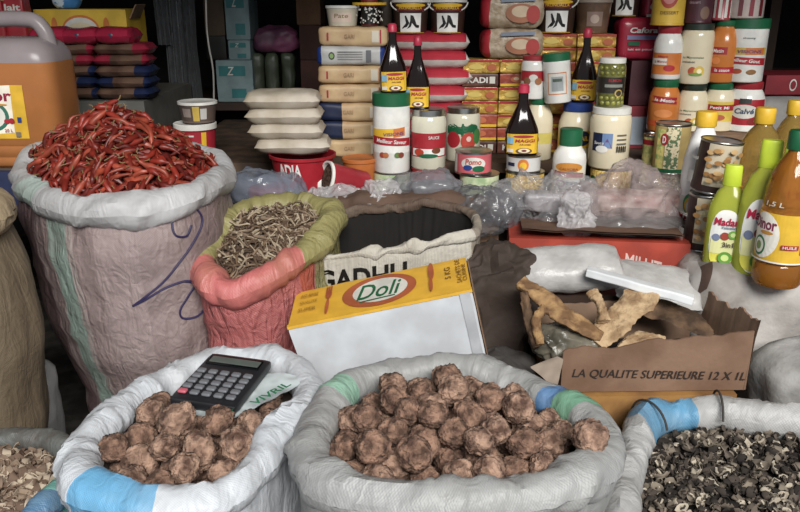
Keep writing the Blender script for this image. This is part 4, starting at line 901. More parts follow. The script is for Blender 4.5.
# ---------------------------------------------------------------- bottles standing on the torn white sack
ZS = .690
container('bleach_bottle', 'tall white bottle with yellow cap behind the leaning bean tin', 'bottle', (682, 717, 110, 240, 1.86), 'bleach', M('#f0eeec', .5), YEL, L_bleach, ZS, lidname='cap')
_, t = container('bean_tin', 'lower bean tin with brown print standing on the torn sack', 'tin', (687, 725, 190, 245, 1.745), 'can', STEEL, None, L_beans, ZS)
container('bean_tin', 'upper bean tin with brown print, leaning on the tin below', 'tin', (694, 735, 137, 190, 1.745), 'can', STEEL, None, L_beans, t+.004, tilt=.09)
LQ = M('#c3cb3c', .08, trans=.5, var=0, ior=1.33); OIL = M('#b0691f', .06, trans=.55, var=0, ior=1.35); OIL2 = M('#cfa750', .08, trans=.7, var=0, ior=1.35)
def deterg(label, px): return container('detergent_bottle', label, 'bottle', px, 'deterg', LQ, M('#c6dc2a', .35), L_madar, ZS, None, .62, 2.6, lidname='cap')
deterg('smaller lime-green detergent bottle beside the bean tins', (709, 746, 163, 266, 1.62))
deterg('larger lime-green detergent bottle next to the big oil bottle', (741, 785, 138, 276, 1.575))
deterg('lime-green detergent bottle mostly hidden behind the larger one', (768, 806, 137, 262, 1.72))
container('cooking_oil_bottle', 'big amber oil bottle with green cap and yellow label at the frame edge', 'bottle', (763, 812, 128, 291, 1.51), 'oil', OIL, GRN, L_dinor, ZS, lidname='cap', ang=-.12)
container('cooking_oil_bottle', 'golden oil bottle with yellow cap behind the larger detergent bottle', 'bottle', (733, 781, 106, 236, 1.88), 'oil', OIL2, YEL, None, ZS, lidname='cap')
container('cooking_oil_bottle', 'golden oil bottle with yellow cap, rearmost by the frame edge', 'bottle', (768, 806, 99, 222, 2.04), 'oil', OIL2, YEL, None, ZS+.0, lidname='cap')

# ---------------------------------------------------------------- cartons, bags and packs in front of the counter
def crumple(mb, cx, cy, cz, a, b, c, mat, seed, amp=.25, fs=9., pw=2.6, n=64, flat=.0, matf=None):
    """crumpled closed bag round a centre; creases are ridged noise"""
    rings = []; sc = min(a, b, c)
    def sp(x, e): return math.copysign(abs(x)**e, x)
    for i in range(1, n):
        th = -PI/2+PI*i/n; ring = []
        for j in range(n*2):
            ph = PI*j/n; e = 2/pw
            p = Vector((a*sp(math.cos(th), e)*sp(math.cos(ph), e), b*sp(math.cos(th), e)*sp(math.sin(ph), e), c*sp(math.sin(th), e)))
            q = p*fs+Vector((seed*3.7, seed*1.3, seed*7.9))
            d = Vector((p.x/a, p.y/b, p.z/c)).normalized()
            dd = ridge(q)*.55+ridge(q*2.2)*.3+ridge(q*4.6)*.16+n1(*(q*.6))*.7-.35
            p = p+d*dd*amp*sc+noise.noise_vector(q*1.4)*amp*.35*sc
            if flat: p.z = max(p.z, -c*flat)
            ring.append(Vector((cx, cy, cz))+p)
        rings.append(ring)
    mb.loft(rings, mat, cap0=True, cap1=True, matf=matf)
def oriented(name, label, cat, p0, p1, depth, h, mats, lab=None, z0=None, group=None, rad=.004, amp=0., up=None, n=8):
    """box whose front bottom edge runs p0 -> p1"""
    u = Vector((p1.x-p0.x, p1.y-p0.y, 0)); wd = u.length; a = math.atan2(u.y, u.x); mid = (p0+p1)/2
    nrm = Vector((-math.sin(a), math.cos(a), 0)); o = mid+nrm*depth/2
    root = thing(name, label, cat, (o.x, o.y, z0 if z0 is not None else min(p0.z, p1.z)), (0, 0, a), group)
    m = MB(); m.soft(wd, depth, h, rad, mats, amp, 12, 3, n); m.build('carton_body', root)
    if lab: L = Lab(); lab(L, wd, h); L.build(flat_map(-depth/2-.0006-amp), root)
    return root, wd
# yellow-topped carton leaning on the sack
A_, B_, K_ = at(287, 327, 1.41), at(472, 289, 1.40), at(296, 298, 1.53)
ux = (B_-A_).normalized(); uy = K_-A_; uy = (uy-ux*uy.dot(ux)).normalized(); uz = ux.cross(uy)
wd, dp, hh = (B_-A_).length, .150, .23
root = thing('carton', 'white-sided carton with yellow printed top, tilted behind the wide sack of balls', 'carton'); root.matrix_world = Matrix(((ux.x, uy.x, uz.x, A_.x), (ux.y, uy.y, uz.y, A_.y), (ux.z, uy.z, uz.z, A_.z), (0, 0, 0, 1)))
WB = M('#c4c8cd', .55, h2='#b2b4b8', vs=9); YB = M('#e0a625', .5, var=.06, vs=20)
m = MB(); m.soft(wd, dp, hh, .004, WB, .0008, 20, 2, 14, c=(wd/2, dp/2, -hh), matf=lambda a, b, c: YB if c > .985 else (CARD if a > .985 else WB)); m.build('carton_body', root)
m = MB(); m.box(.002, dp*.96, hh*.8, CARD, (wd+.002, dp/2, -hh*.82)); m.build('end_flap', root)
L = Lab(); OV = M('#b5562f', .5); cx, cy = wd*.50, dp*.50
L.rect(.0, -.002, wd, .006, YB, 1); L.ell(cx, cy, wd*.21, dp*.44, OV, 36); L.ell(cx+.002, cy, wd*.155, dp*.33, OFFW, 36); L.text('Doli', cx, cy, wd*.25, dp*.42, GRN, .3, .012)
L.rect(cx-wd*.105, cy-dp*.27, cx+wd*.09, cy-dp*.235, GRN, 1, sk=.004)
fx = cx-wd*.29      # fork and knife
L.ell(fx, cy-dp*.18, wd*.010, dp*.22, OV); L.ell(fx, cy+dp*.16, wd*.018, dp*.13, OV)
for q in (-.013, 0, .013): L.rect(fx+wd*q-.0018, cy+dp*.18, fx+wd*q+.0018, cy+dp*.38, OV, 1)
fx = cx+wd*.29; L.ell(fx, cy-dp*.2, wd*.010, dp*.2, OV); L.ell(fx+.002, cy+dp*.18, wd*.016, dp*.26, OV)
TXB = M('#a9771c', .5)
for k, tx in enumerate(('RIZ BRISE', 'QUALITE', 'SUPER')): L.text(tx, wd*.10, cy+dp*(.22-.2*k), wd*.10, dp*.09, TXB)
def vert(tx, u, v, w_, h_):
    vs, fs = text2d(tx, 0, .01); L.it.append(([(u-y*h_, v+x*w_) for x, y in vs], fs, M('#8a5a1c', .5), 3))
vert('SACHETS DE', wd*.945, cy+.01, dp*.7, .010); vert('5 KG', wd*.885, cy+.01, dp*.35, .012); vert('CUISINE', wd*.975, cy, dp*.5, .008)
L.build(lambda u, v, e: (u, v, e+.0008), root)
L = Lab(); L.rect(.0, -.006, wd, .001, YB, 1); TP = M('#aeb0b4', .5)
L.rect(.012, -.152, wd-.006, -.150, M('#85878b'), 1, sk=0); L.rect(wd*.93, -.15, wd*.985, -.004, TP, 1)
L.build(lambda u, v, e: (u, -e-.0008, v), root)
cl_ = (root.matrix_world @ Vector((.02, .02, -hh))).z
p0, p1 = at(300, 400, 1.44), at(470, 400, 1.44)
oriented('carton', 'brown carton under the white-sided carton with yellow top', 'carton', p0, p1, .09, cl_-.008, CARD, z0=0)
# open paper sack with dark inside
rimG = Rim([at(476, 232, 1.66), at(470, 213, 1.75), at(425, 206, 1.81), at(370, 211, 1.82), at(326, 223, 1.78), at(316, 243, 1.70), at(322, 258, 1.63), at(370, 254, 1.61), at(425, 245, 1.615), at(460, 238, 1.63)])
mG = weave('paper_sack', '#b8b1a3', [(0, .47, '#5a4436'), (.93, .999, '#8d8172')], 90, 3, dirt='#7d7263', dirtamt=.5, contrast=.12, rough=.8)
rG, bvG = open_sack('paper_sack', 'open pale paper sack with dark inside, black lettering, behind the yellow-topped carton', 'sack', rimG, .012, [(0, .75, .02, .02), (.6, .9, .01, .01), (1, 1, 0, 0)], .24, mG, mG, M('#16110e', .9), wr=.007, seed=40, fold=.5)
m = MB(); vs, fs = text2d('GADHU', 0, .03); pp = []
for x, y in vs:
    h = bvG[0].ray_cast(Vector((at(362, 280, 1.6).x+x*.20, .5, at(362, 278, 1.6).z+y*.05+x*.03))-bvG[1], Vector((0, 1, 0)))
    pp.append(h[0]-Vector((0, .003, 0)) if h[0] is not None else Vector((x*.2, -.2, .5)))
m.add(pp, fs, BLK); m.build('lettering', rG)
# brown crumpled paper and dark plastic between the cartons
m = MB(); c_ = at(494, 300, 1.66); crumple(m, c_.x, c_.y, .36, .085, .09, .36, M('#40322a', .8, bump=.4, bs=25), 6, .55, 9, 5, 70); tag(m.build('paper_sack'), 'dark brown crumpled sack squeezed between pale paper sack and red carton', 'sack')
m = MB(); c_ = at(508, 345, 1.47); crumple(m, c_.x, c_.y, .27, .07, .08, .26, M('#4a4542', .7, bump=.4, bs=25), 9, .4, 8, 5, 60); tag(m.build('cloth_sack'), 'dark grey crumpled sack to the side of the torn carton', 'sack')
m = MB(); c_ = at(412, 206, 1.88); crumple(m, c_.x, c_.y, c_.z, .22, .035, .035, M('#5f4536', .8, bump=.3), 4, .35, 14, n=40); tag(m.build('brown_paper'), 'crumpled brown paper lying over the back of the pale paper sack', 'paper')
p0, p1 = at(212, 220, 1.84), at(330, 220, 1.84); oriented('carton', 'brown carton under the grey plastic bags beside the root sack', 'carton', p0, p1, .11, .70, CARD, z0=0)
p0, p1 = at(322, 220, 1.885), at(500, 220, 1.885); oriented('carton', 'brown carton behind the pale paper sack', 'carton', p0, p1, .07, .70, CARD, z0=0)
# red carton and what lies on and before it
zt = .712; p0, p1 = at(508, 233, 1.76), at(690, 262, 1.70)
p0, p1 = Vector((p0.x, 1.75, .50)), Vector((p1.x, 1.70, .50))
def L_red(L, wd, h): L.text('DE BEL', -wd*.16, h*.80, wd*.26, .03, M('#d8b7ae'), 0, .02, sk=-.02); L.text('MILLIT', wd*.25, h*.74, wd*.20, .035, M('#d8b7ae'), 0, .02, sk=-.02)
REDC = M('#b03a26', .6, h2='#9a3020')
rt, wr_ = oriented('carton', 'orange-red carton with pale lettering behind the white rice bags', 'carton', p0, p1, .19, .215, REDC, L_red, z0=.50, rad=.006)
m = MB(); sheet(m, [Vector((-.18, -.11, .235)), Vector((.19, -.105, .232)), Vector((.19, .03, .222)), Vector((-.18, .03, .222))], 24, 10, M('#6d4c38', .8), .004, 10, 5, .004); m.build('top_flap', rt, label='brown open flap')
oriented('carton', 'brown carton under the orange-red carton', 'carton', p0, p1, .18, .498, CARD, z0=0)
p0, p1 = at(520, 330, 1.60), at(690, 330, 1.60); oriented('carton', 'dark brown carton under the white rice bags', 'carton', Vector((p0.x, 1.59, 0)), Vector((p1.x, 1.59, 0)), .10, .63, DBRN, z0=0)
RICE = M('#b5b2af', .35, bump=.25, bs=60, h2='#a09c99')
def ricebag(label, pxa, pxb, th, dpt, seed):
    u = (pxb-pxa); root = thing('rice_bag', label, 'bag', (pxa+pxb)/2, (math.radians(22), -math.asin(max(-1, min(1, u.z/u.length))), math.atan2(u.y, u.x)))
    m = MB(); m.pillow(u.length, dpt, th, RICE, seed, .006, 30, seam=.1); m.build('bag_film', root)
ricebag('plump white plastic bag of rice lying before the orange-red carton', at(517, 284, 1.63), at(620, 280, 1.62), .082, .12, 3)
ricebag('flatter white plastic bag between the rice bag and the polystyrene bar', at(610, 286, 1.61), at(694, 300, 1.60), .05, .13, 6)
a_, b_ = at(586, 275, 1.53), at(692, 304, 1.45); u = b_-a_; root = thing('polystyrene_bar', 'white polystyrene bar lying across the back of the torn carton', 'bar', (a_+b_)/2, (0, -math.asin(u.z/u.length), math.atan2(u.y, u.x)))
m = MB(); m.soft(u.length, .028, .018, .003, M('#d5d7d8', .6, h2='#c2c4c6'), .001, 30, 2, 10); m.build('foam_body', root)
# torn carton with dried hides
p0, p1 = at(560, 397, 1.36), at(743, 405, 1.37); zb = .513
p0.z = p1.z = zb; CR = M('#80604a', .85, bump=.15, bs=60, h2='#6b4c38', vs=8); CRI = M('#8f7059', .85, h2='#6f523e', vs=8)
q0, q1 = Vector((p0.x-.015, p0.y+.20, zb)), Vector((p1.x-.035, p1.y+.20, zb))
root = thing('torn_carton', 'torn open brown carton with black printing, holding dried hides', 'carton', (p0.x, p0.y, zb)); O0 = Vector((p0.x, p0.y, zb))
def cwall(nm, a, b, h0, h1, seed, torn=.012, mat=None, lean=0., lab=None, n=60):
    m = MB(); a = a-O0; b = b-O0; u = (b-a); nn = Vector((-u.y, u.x, 0)).normalized(); rows = []
    for off, zs in ((0, (0, .25, .5, .75, 1)), (.0045, (1, .75, .5, .25, 0))):
        for k in zs:
            rows.append([a+u*(i/n)+nn*(off+lean*k*k)+Vector((0, 0, k*(h0+(h1-h0)*i/n+torn*(n1(i*.09, seed)+.35*n1(i*.35, seed, 4)))))+nn*.002*n1(i*.1, k*2, seed) for i in range(n+1)])
    m.loft(rows, mat or CR, closed=False); return m.build(nm, root, ang=50)
cwall('front_wall', p0, p1, .088, .128, 1, .012)
cwall('side_wall', p1, q1, .15, .135, 2, .018, CRI, -.01); cwall('back_wall', q1, q0, .13, .10, 3, .01, CRI); cwall('side_wall', q0, p0+Vector((-.004, 0, 0)), .07, .06, 4, .03, CRI)
m = MB(); m.add([p0-O0, p1-O0, q1-O0, q0-O0], [[0, 1, 2, 3]], CRI); m.build('bottom_panel', root)
L = Lab(); wd = (p1-p0).length; L.text('LA QUALITE SUPERIEURE 12 X 1L', wd*.52, .036, wd*.93, .021, M('#2c211c', .7), .2, .006, sk=-.012); L.build(lambda u, v, e: ((p1-p0)*(u/wd)).to_tuple()[:2]+(v,) if False else tuple((p1-p0)*(u/wd)+Vector((0, -.0028-e, v))), root, 'lettering')
m = MB(); f0, f1 = at(530, 366, 1.335)-O0, at(560, 356, 1.35)-O0; sheet(m, [f0, p0-O0+Vector((-.01, -.004, .012)), p0-O0+Vector((0, -.004, .075)), f1+Vector((-.005, 0, .0))], 12, 8, M('#a08d7c', .85), .003, 30, 2, .004, Vector((0, -1, 0))); m.build('torn_flap', root, label='pale torn flap')
HD = M('#a07a4c', .9, bump=.7, bs=70, h2='#6d4c2e', vs=30); HD2 = M('#6d5036', .85, bump=.5, bs=50, h2='#3b2819', vs=20); HD3 = M('#b5966e', .9, bump=.7, bs=80, h2='#8a6a48', vs=35)
def hide(label, pts, wds, mat, seed, curl=.4, th=.011, nm='dried_hide'):
    c = curve([tuple(at(*p)) for p in pts], 10); pts = [Vector(p) for p in c]; K = len(pts); rings = []; n = 22
    for i, p in enumerate(pts):
        t = (pts[min(i+1, K-1)]-pts[max(0, i-1)]).normalized(); s_ = t.cross(Vector((0, -.35, .95))).normalized(); up = s_.cross(t).normalized()
        x = i/(K-1)*(len(wds)-1); k = min(int(x), len(wds)-2); w_ = wds[k]+(wds[k+1]-wds[k])*(x-k); w_ *= 1+.18*n1(i*.45, seed)
        ring = []
        for j in range(n):
            a = 2*PI*j/n; cs, sn = math.cos(a), math.sin(a); q = p*30+Vector((cs*.8, sn*.4, seed))
            ring.append(p+s_*(w_/2*cs+.003*n1(i*.9, cs*2, seed))+up*(th*(.6+.4*abs(sn))*(1+.5*n1(i*.5, cs*2, seed))*sn+curl*w_*(cs*cs-.4)*(.6+.6*n1(i*.2, seed, 2))+.006*noise.noise(q)))
        rings.append(ring)
    m = MB(); m.loft(rings, mat, cap0=True, cap1=True); o = m.build(nm); tag(o, label, 'dried hide'); return o
hide('long curved tan dried hide sticking out of the near end of the torn carton', [(520, 282, 1.50), (541, 297, 1.47), (566, 318, 1.43), (602, 337, 1.40)], [.03, .042, .05, .05, .02], HD, 1, .25)
hide('broad flaky golden dried hide rising from the middle of the torn carton', [(596, 344, 1.40), (616, 322, 1.43), (636, 304, 1.46), (655, 288, 1.485)], [.035, .07, .06, .07, .035], HD3, 5, .2)
hide('small crooked knob of dried hide beside the broad golden one', [(592, 292, 1.475), (600, 304, 1.45), (604, 322, 1.42)], [.03, .018, .025], HD3, 8, .3)
hide('large dark brown pointed dried hide lying in the far half of the torn carton', [(632, 306, 1.50), (668, 312, 1.48), (695, 324, 1.45), (712, 336, 1.43)], [.05, .07, .06, .01], HD2, 12, .12, .006)
hide('pale frayed dried hide lying against the front wall of the torn carton', [(618, 350, 1.375), (642, 338, 1.39), (664, 342, 1.385)], [.015, .035, .012], HD3, 15, .3)
hide('thin brown strip of dried hide hooked over the torn side', [(524, 292, 1.47), (528, 318, 1.44), (536, 348, 1.40)], [.015, .022, .012], HD2, 18, .2)
hide('short bent strip of dried hide standing in the crumpled plastic', [(545, 308, 1.44), (536, 322, 1.42), (540, 345, 1.39)], [.012, .02, .015], HD, 22, .3)
m = MB(); c_ = at(570, 334, 1.45); crumple(m, c_.x, c_.y, c_.z-.015, .075, .045, .035, M('#6b6455', .3, bump=.4, bs=30, h2='#443f35'), 7, .5, 22, n=44); tag(m.build('plastic_wrap'), 'crumpled olive-grey plastic inside the torn carton', 'plastic')
m = MB(); c_ = at(650, 345, 1.46); m.soft(.27, .12, .045, .02, M('#2c2019', .9, bump=.5), .01, 14, 3, 16, c=(c_.x, c_.y+.01, zb+.002)); tag(m.build('brown_paper'), 'dark crumpled paper lying in the bottom of the torn carton', 'paper')
oriented('carton', 'golden-brown carton under the torn carton', 'carton', Vector((p0.x-.01, p0.y-.015, 0)), Vector((p1.x-.02, p1.y-.015, 0)), .21, .511, M('#9c6c30', .75, bump=.1, h2='#80552a'), z0=0)
# white sacks at the frame edge
m = MB(); SWm = M('#a8a29c', .75, bump=1., bs=16, h2='#7f7872', vs=7); x0 = at(664, 250, 1.78).x
m.soft(.62, .40, ZS+.004, .06, SWm, .016, 9, 5, 44, c=(x0+.31, 1.73, 0), bulge=.02); s_ = tag(m.build('torn_sack'), 'big worn white sack, torn at one corner, with bottles standing on it', 'sack')
bt = m.bvh()
def patch(nm, corners, mat, amp, seed, lift):
    mb = MB(); sheet(mb, corners, 16, 16, mat, amp, 28, seed, .002)
    for i, v in enumerate(mb.v):
        h = bt.ray_cast(Vector((v.x, v.y-.25, v.z+.25)), Vector((0, 1, -1)).normalized())
        if h[0] is None: h = bt.find_nearest(v)
        mb.v[i] = h[0]+Vector((0, -1, 1)).normalized()*(lift+amp*(.6+ridge(v*26+Vector((seed, 0, 0)))))
    return mb.build(nm, s_)
patch('torn_hole', [at(693, 296, 1.55), at(706, 290, 1.55), at(712, 262, 1.6), at(700, 268, 1.6)], M('#4a342a', .9), .001, 2, .003)
patch('torn_flap', [at(668, 280, 1.6), at(696, 300, 1.55), at(700, 258, 1.62), at(674, 250, 1.66)], M('#b5aea9', .7), .003, 5, .002)
0 and patch('torn_flap', [at(706, 306, 1.53), at(722, 302, 1.53), at(718, 262, 1.62), at(708, 268, 1.6)], M('#bdb8b4', .7), .003, 8, .002)
m = MB(); c_ = at(800, 400, 1.38); m.soft(.17, .17, .60, .06, M('#9a9794', .7, bump=.6, bs=25, h2='#7d7a76'), .016, 9, 8, 24, c=(at(757, 400, 1.37).x+.085, 1.375, 0)); tag(m.build('cloth_sack'), 'small grey-white sack below the big torn sack, beside the torn carton', 'sack')
# loose plastic bags
def cbag(label, px, dpt, mat, seed, amp=.5, fs=16, inner=None, nm='plastic_bag'):
    x0, x1, y0, y1, Y = px; cx = (x0+x1)/2; c_ = at(cx, (y0+y1)/2, Y); k = mpp(cx, (y0+y1)/2, Y); m = MB()
    crumple(m, 0, 0, 0, (x1-x0)/2*k, dpt/2, (y1-y0)/2*k*.95, mat, seed, amp*1.55, fs*.9, 2.1, 64)
    root = thing(nm, label, 'bag', c_); m.build('bag_film', root, ang=180)
    if inner:
        m = MB(); h, sx = inner; m.soft((x1-x0)*k*sx, dpt*.55, (y1-y0)*k*.4, .012, h, .006, 18, seed, 12, c=((x1-x0)*k*.08, 0, -(y1-y0)*k*.2)); m.build('contents', root)
CL = M('#a9a6a8', .08, alpha=.34, bump=.6, bs=35, var=.05); CLW = M('#c9c4c5', .12, alpha=.5, bump=.6, bs=40, var=.05); CLB = M('#7d8494', .15, alpha=.55, bump=.4, bs=25, var=.08)
GB = M('#86868a', .22, bump=.6, bs=30, h2='#5f5f64', vs=12)
cbag('grey-blue plastic bag with a red printed corner, behind the root sack', (222, 302, 172, 214, 1.93), .13, CLB, 2, .35, 10, (M('#9a3340', .5), .45))
cbag('crumpled white plastic bag in front of the tipped red tub', (296, 372, 192, 224, 1.93), .11, CLW, 5, .55, 18)
cbag('small white twisted plastic bag beside the tipped red tub', (362, 400, 186, 216, 1.90), .09, CLW, 9, .6, 24)
cbag('shiny grey folded plastic bag below the pale green tins', (388, 466, 172, 204, 1.93), .12, M('#85848a', .1, alpha=.6, bump=.6, bs=25, var=.1), 12, .4, 13, (M('#5d5a5c', .5), .7))
cbag('grey plastic bag sagging in front of the bean tin', (450, 520, 186, 226, 1.90), .13, M('#6b6a6e', .12, alpha=.55, bump=.6, bs=25, var=.1), 15, .5, 14)
cbag('glittering clear plastic bag at the foot of the 750 g bottle', (500, 585, 178, 224, 1.90), .12, CL, 18, .6, 20, (M('#a79fa2', .35), .6))
cbag('large pinkish clear plastic bag bulging before the vegetable tins', (570, 688, 172, 236, 1.90), .15, M('#b9a6a4', .1, alpha=.42, bump=.6, bs=30, var=.06), 21, .5, 13, (M('#a8766c', .5, h2='#c9b0a6', vs=30), .75))
cbag('flat grey plastic bag under the large pinkish one', (585, 690, 214, 246, 1.82), .15, M('#857f7e', .15, alpha=.6, bump=.5, bs=25, var=.1), 27, .35, 12)
cbag('white crinkled plastic tail hanging over the orange-red carton', (563, 592, 196, 236, 1.78), .05, CLW, 30, .6, 30)
# tipped tub of seeds
root = thing('seed_tub', 'red tub lying on its side, open end full of brown seeds', 'tub', at(345, 180, 2.0)+Vector((0, 0, -.005)), (math.radians(74), 0, math.radians(-62)))
m = MB(); m.lathe([(.028, -.055), (.036, -.06), (.038, -.055), (.043, .05), (.046, .052), (.046, .06), (.041, .06), (.039, .055), (.038, .03)], M('#a82430', .4), 40, matf=lambda i, j: WLID if i >= 4 else M('#a82430', .4)); m.build('tub_shell', root)
m = MB(); m.lathe([(.042, .05), (.02, .055), (.001, .053)], M('#6d5038', .9, bump=1., bs=200, h2='#2e2018', vs=160), 30); m.build('seeds', root)
# two stacked tubs behind the chillies
def L_tub1(L, r, h): L.rect(-1.2*r, .12*h, 1.2*r, .8*h, M('#5a4a42')); L.rect(-.3*r, .12*h, .05*r, .8*h, M('#c9a640')); L.rect(.1*r, .2*h, .45*r, .7*h, M('#b9b4ae')); L.rect(-.9*r, .3*h, -.4*r, .7*h, M('#8f8078'))
def L_tub2(L, r, h): L.rect(-1.25*r, .1*h, 1.25*r, .8*h, M('#b01f2e')); L.rect(.25*r, .1*h, .5*r, .8*h, YEL); L.text('Festive', -.35*r, .55*h, .8*r, .1*h, M('#d9a53a'), .2); L.rect(-.8*r, .7*h, -.1*r, .74*h, OFFW)
x_ = spot(176, 216, 121, 168, 2.22)
_, t = container('plastic_tub', 'red and gold tub with white lid behind the chilli heap', 'tub', (176, 217, 120, 166, 2.22), 'tub', M('#a01f2c', .4), WLID, L_tub2, Z2)
container('plastic_tub', 'smaller dark-labelled tub with white lid on the red and gold tub', 'tub', (179, 217, 99, 121, 2.22), 'tub', M('#6b5a52', .4), WLID, L_tub1, t)

# ---------------------------------------------------------------- far end: bench, jerrycan, packs
ZBn = .85
root = thing('wooden_bench', 'dark blue painted bench under the jerrycan', 'bench', (-1.27, 2.42, 0)); x1 = at(142, 150, 2.3).x; bw = x1+1.75
m = MB(); m.box(bw, 1.15, .03, M('#4d4034', .7), (x1-bw/2+1.27, .055, ZBn-.03)); m.build('bench_top', root, False)
m = MB(); m.box(bw, .02, .10, M('#262f55', .6), (x1-bw/2+1.27, -.53, ZBn-.105)); m.build('front_rail', root, False)
for sx in (x1+1.27-.03, x1+1.27-bw+.03):
    for sy in (-.49, .58): m = MB(); m.box(.05, .05, ZBn-.03, WOOD, (sx, sy, 0)); m.build('leg', root, False)
jx = at(14, 100, 2.0).x; root = thing('jerrycan', 'big translucent orange oil jerrycan with yellow label and moulded handle', 'jerrycan', (jx, 2.0, ZBn))
JO_ = M('#b9713a', .22, trans=.25, var=.04, ior=1.3); JG_ = M('#968a8c', .25, trans=.2, var=.04, ior=1.3); m = MB(); rings = []
hj = at(20, 15, 1.95).z-ZBn
for z, sx, sy in [(0, .134, .088), (.008, .142, .096), (.02, .142, .096), (.026, .138, .092), (.034, .142, .096), (.05, .145, .10), (.055, .141, .096), (.063, .145, .10), (hj*.70, .143, .098), (hj*.76, .139, .094), (hj*.81, .127, .085), (hj*.84, .112, .07), (hj*.855, .095, .05)]:
    ring = []
    for j in range(64):
        a = 2*PI*j/64; x, y = math.cos(a), math.sin(a); ring.append((sx*math.copysign(abs(x)**.42, x), sy*math.copysign(abs(y)**.42, y), z))
    rings.append(ring)
m.loft(rings, JO_, cap0=True, cap1=True, matf=lambda i, j: JO_ if i < 8 else JG_); m.build('can_body', root, ang=60)
m = MB(); m.tube(curve([(.112, 0, hj*.78), (.105, 0, hj*.88), (.085, 0, hj*.955), (.05, 0, hj*.972), (0, 0, hj*.972), (-.04, 0, hj*.965), (-.06, 0, hj*.93), (-.066, 0, hj*.82)], 6), .019, JG_, 14); m.build('handle', root, label='greyish moulded handle')
m = MB(); m.lathe([(.02, hj*.86), (.024, hj*.86), (.024, hj*.99), (.018, hj*1.0)], RED, 24, c=(-.10, 0, 0)); m.build('cap', root)
L = Lab(); L.rect(-.11, .075, .052, .205, M('#e2ad22', .4)); L.poly([(-.04, .20), (.022, .205), (.018, .09), (-.04, .085)], M('#efe6d2', .4)); L.text('Dinor', -.035, .18, .115, .028, M('#9a1d3a'), 0, .03); L.ell(-.035, .130, .045, .038, M('#2f6d5a'), 24); L.ell(-.035, .130, .036, .030, OFFW, 24); L.ell(-.035, .130, .020, .018, M('#3d7f7a')); L.ell(-.02, .158, .03, .003, M('#c98a2a'))
L.rect(.030, .115, .040, .128, BLUE); L.ell(.004, .118, .007, .006, RED); L.ell(.016, .119, .007, .007, RED); L.rect(.022, .080, .034, .092, M('#7d705a')); L.text('20 L', .006, .096, .02, .008, RED); L.build(lambda u, v, e: (u+.022, -.100-e, v), root)
L = Lab(); L.text('FORTIFIEE', -.04, hj*.735, .13, .014, M('#d9905a'), 0, .02); L.build(flat_map(-.0985), root, 'moulded_lettering')
# grey carton, pile of packs
xa, xb = at(60, 120, 2.34).x, at(146, 120, 2.34).x; zp = at(100, 100, 2.36).z
def L_grey(L, wd, h): L.rect(-wd*.3, h*.35, wd*.35, h*.6, M('#8f8d85')); L.text('SPECIAL', 0, h*.47, wd*.5, h*.15, M('#55534d'))
oriented('carton', 'grey carton under the pile of packets behind the jerrycan', 'carton', Vector((xa-.16, 2.34, ZBn)), Vector((xb, 2.34, ZBn)), .55, zp-ZBn, M('#5f5d57', .8), L_grey)
zt = at(100, 25, 2.36).z; hl = (zt-zp)/6.7; BP = M('#63493a', .4, bump=.3, h2='#4a342a'); RP = M('#8f1f33', .3, bump=.3); NB = M('#1b2648', .35)
for i in range(5):
    for k, (a, b) in enumerate(((46, 96), (97, 152))):
        cx = (a+b)/2; x = at(cx, 60, 2.40).x; red = i >= 3
        lb = ('brown packet with red end' if red else 'brown packet with dark blue end')+' in the pile behind the jerrycan'
        o = thing('biscuit_packet', lb, 'packet', (x+rnd.uniform(-.006, .006), 2.41, zp+i*hl), (0, 0, rnd.uniform(-.05, .05)), 'brown packets with %s ends' % ('red' if red else 'blue'))
        m = MB(); e = RP if red else NB; m.pillow(.165, .13, hl*1.15, BP, i*3+k, .004, 18, lambda u, v, s, e=e, k=k, i=i: e if (u > .45 if (i+k) % 2 else u < -.35 or u > .8) else BP, .08); m.build('packet_film', o)
for a, b in ((38, 68), (66, 100), (100, 134)):
    o = thing('red_pouch', 'shiny red pouch in the top row of the packet pile', 'pouch', (at((a+b)/2, 32, 2.38).x, 2.39, zp+5*hl), (0, 0, rnd.uniform(-.1, .1)), 'red pouches on the packet pile')
    m = MB(); m.pillow(.108, .12, hl*1.5, M('#a5203c', .25, bump=.3), a, .005, 16, seam=.1); m.build('pouch_film', o); m = MB(); m.lathe([(.006, 0), (.007, .003), (.003, .005)], M('#33405a', .4), 12); q = m.build('seal', o); q.rotation_euler = (PI/2, 0, 0); q.location = (0, -.055, hl*.8)
def L_yc(L, wd, h): L.ell(0, h*.76, wd*.20, h*.17, ORG, 30); L.ell(0, h*.755, wd*.18, h*.145, OFFW, 30); L.ell(0, h*.74, wd*.15, h*.10, M('#d9c7a0')); L.ell(-wd*.28, h*.8, .010, h*.1, ORG); L.ell(wd*.28, h*.8, .010, h*.1, ORG)
zy = at(80, 9, 2.62).z
ya, yb = at(33, 15, 2.62), at(126, 15, 2.62)
rt, _ = oriented('carton', 'yellow carton with an orange arch print behind the packet pile', 'carton', Vector((ya.x, 2.62, zp)), Vector((yb.x, 2.62, zp)), .2, zy-zp, M('#e0b32a', .5), L_yc)
m = MB(); m.box(.004, .1, .05, CARD, (0, 0, 0)); o = m.build('end_flap', rt); o.location = ((yb.x-ya.x)/2+.004, -.03, zy-zp-.03); o.rotation_euler = (0, .5, 0)
m = MB(); c_ = at(68, -1, 2.70); crumple(m, 0, 0, .03, .045, .035, .03, M('#3a7fc0', .3, h2='#c9d9e6', vs=20, vlo=.5, vhi=.52), 3, .3, 14, n=30, flat=.95); o = tag(m.build('plastic_bag'), 'blue and white plastic bag on top of the yellow carton', 'bag'); o.location = (c_.x, 2.70, zy)
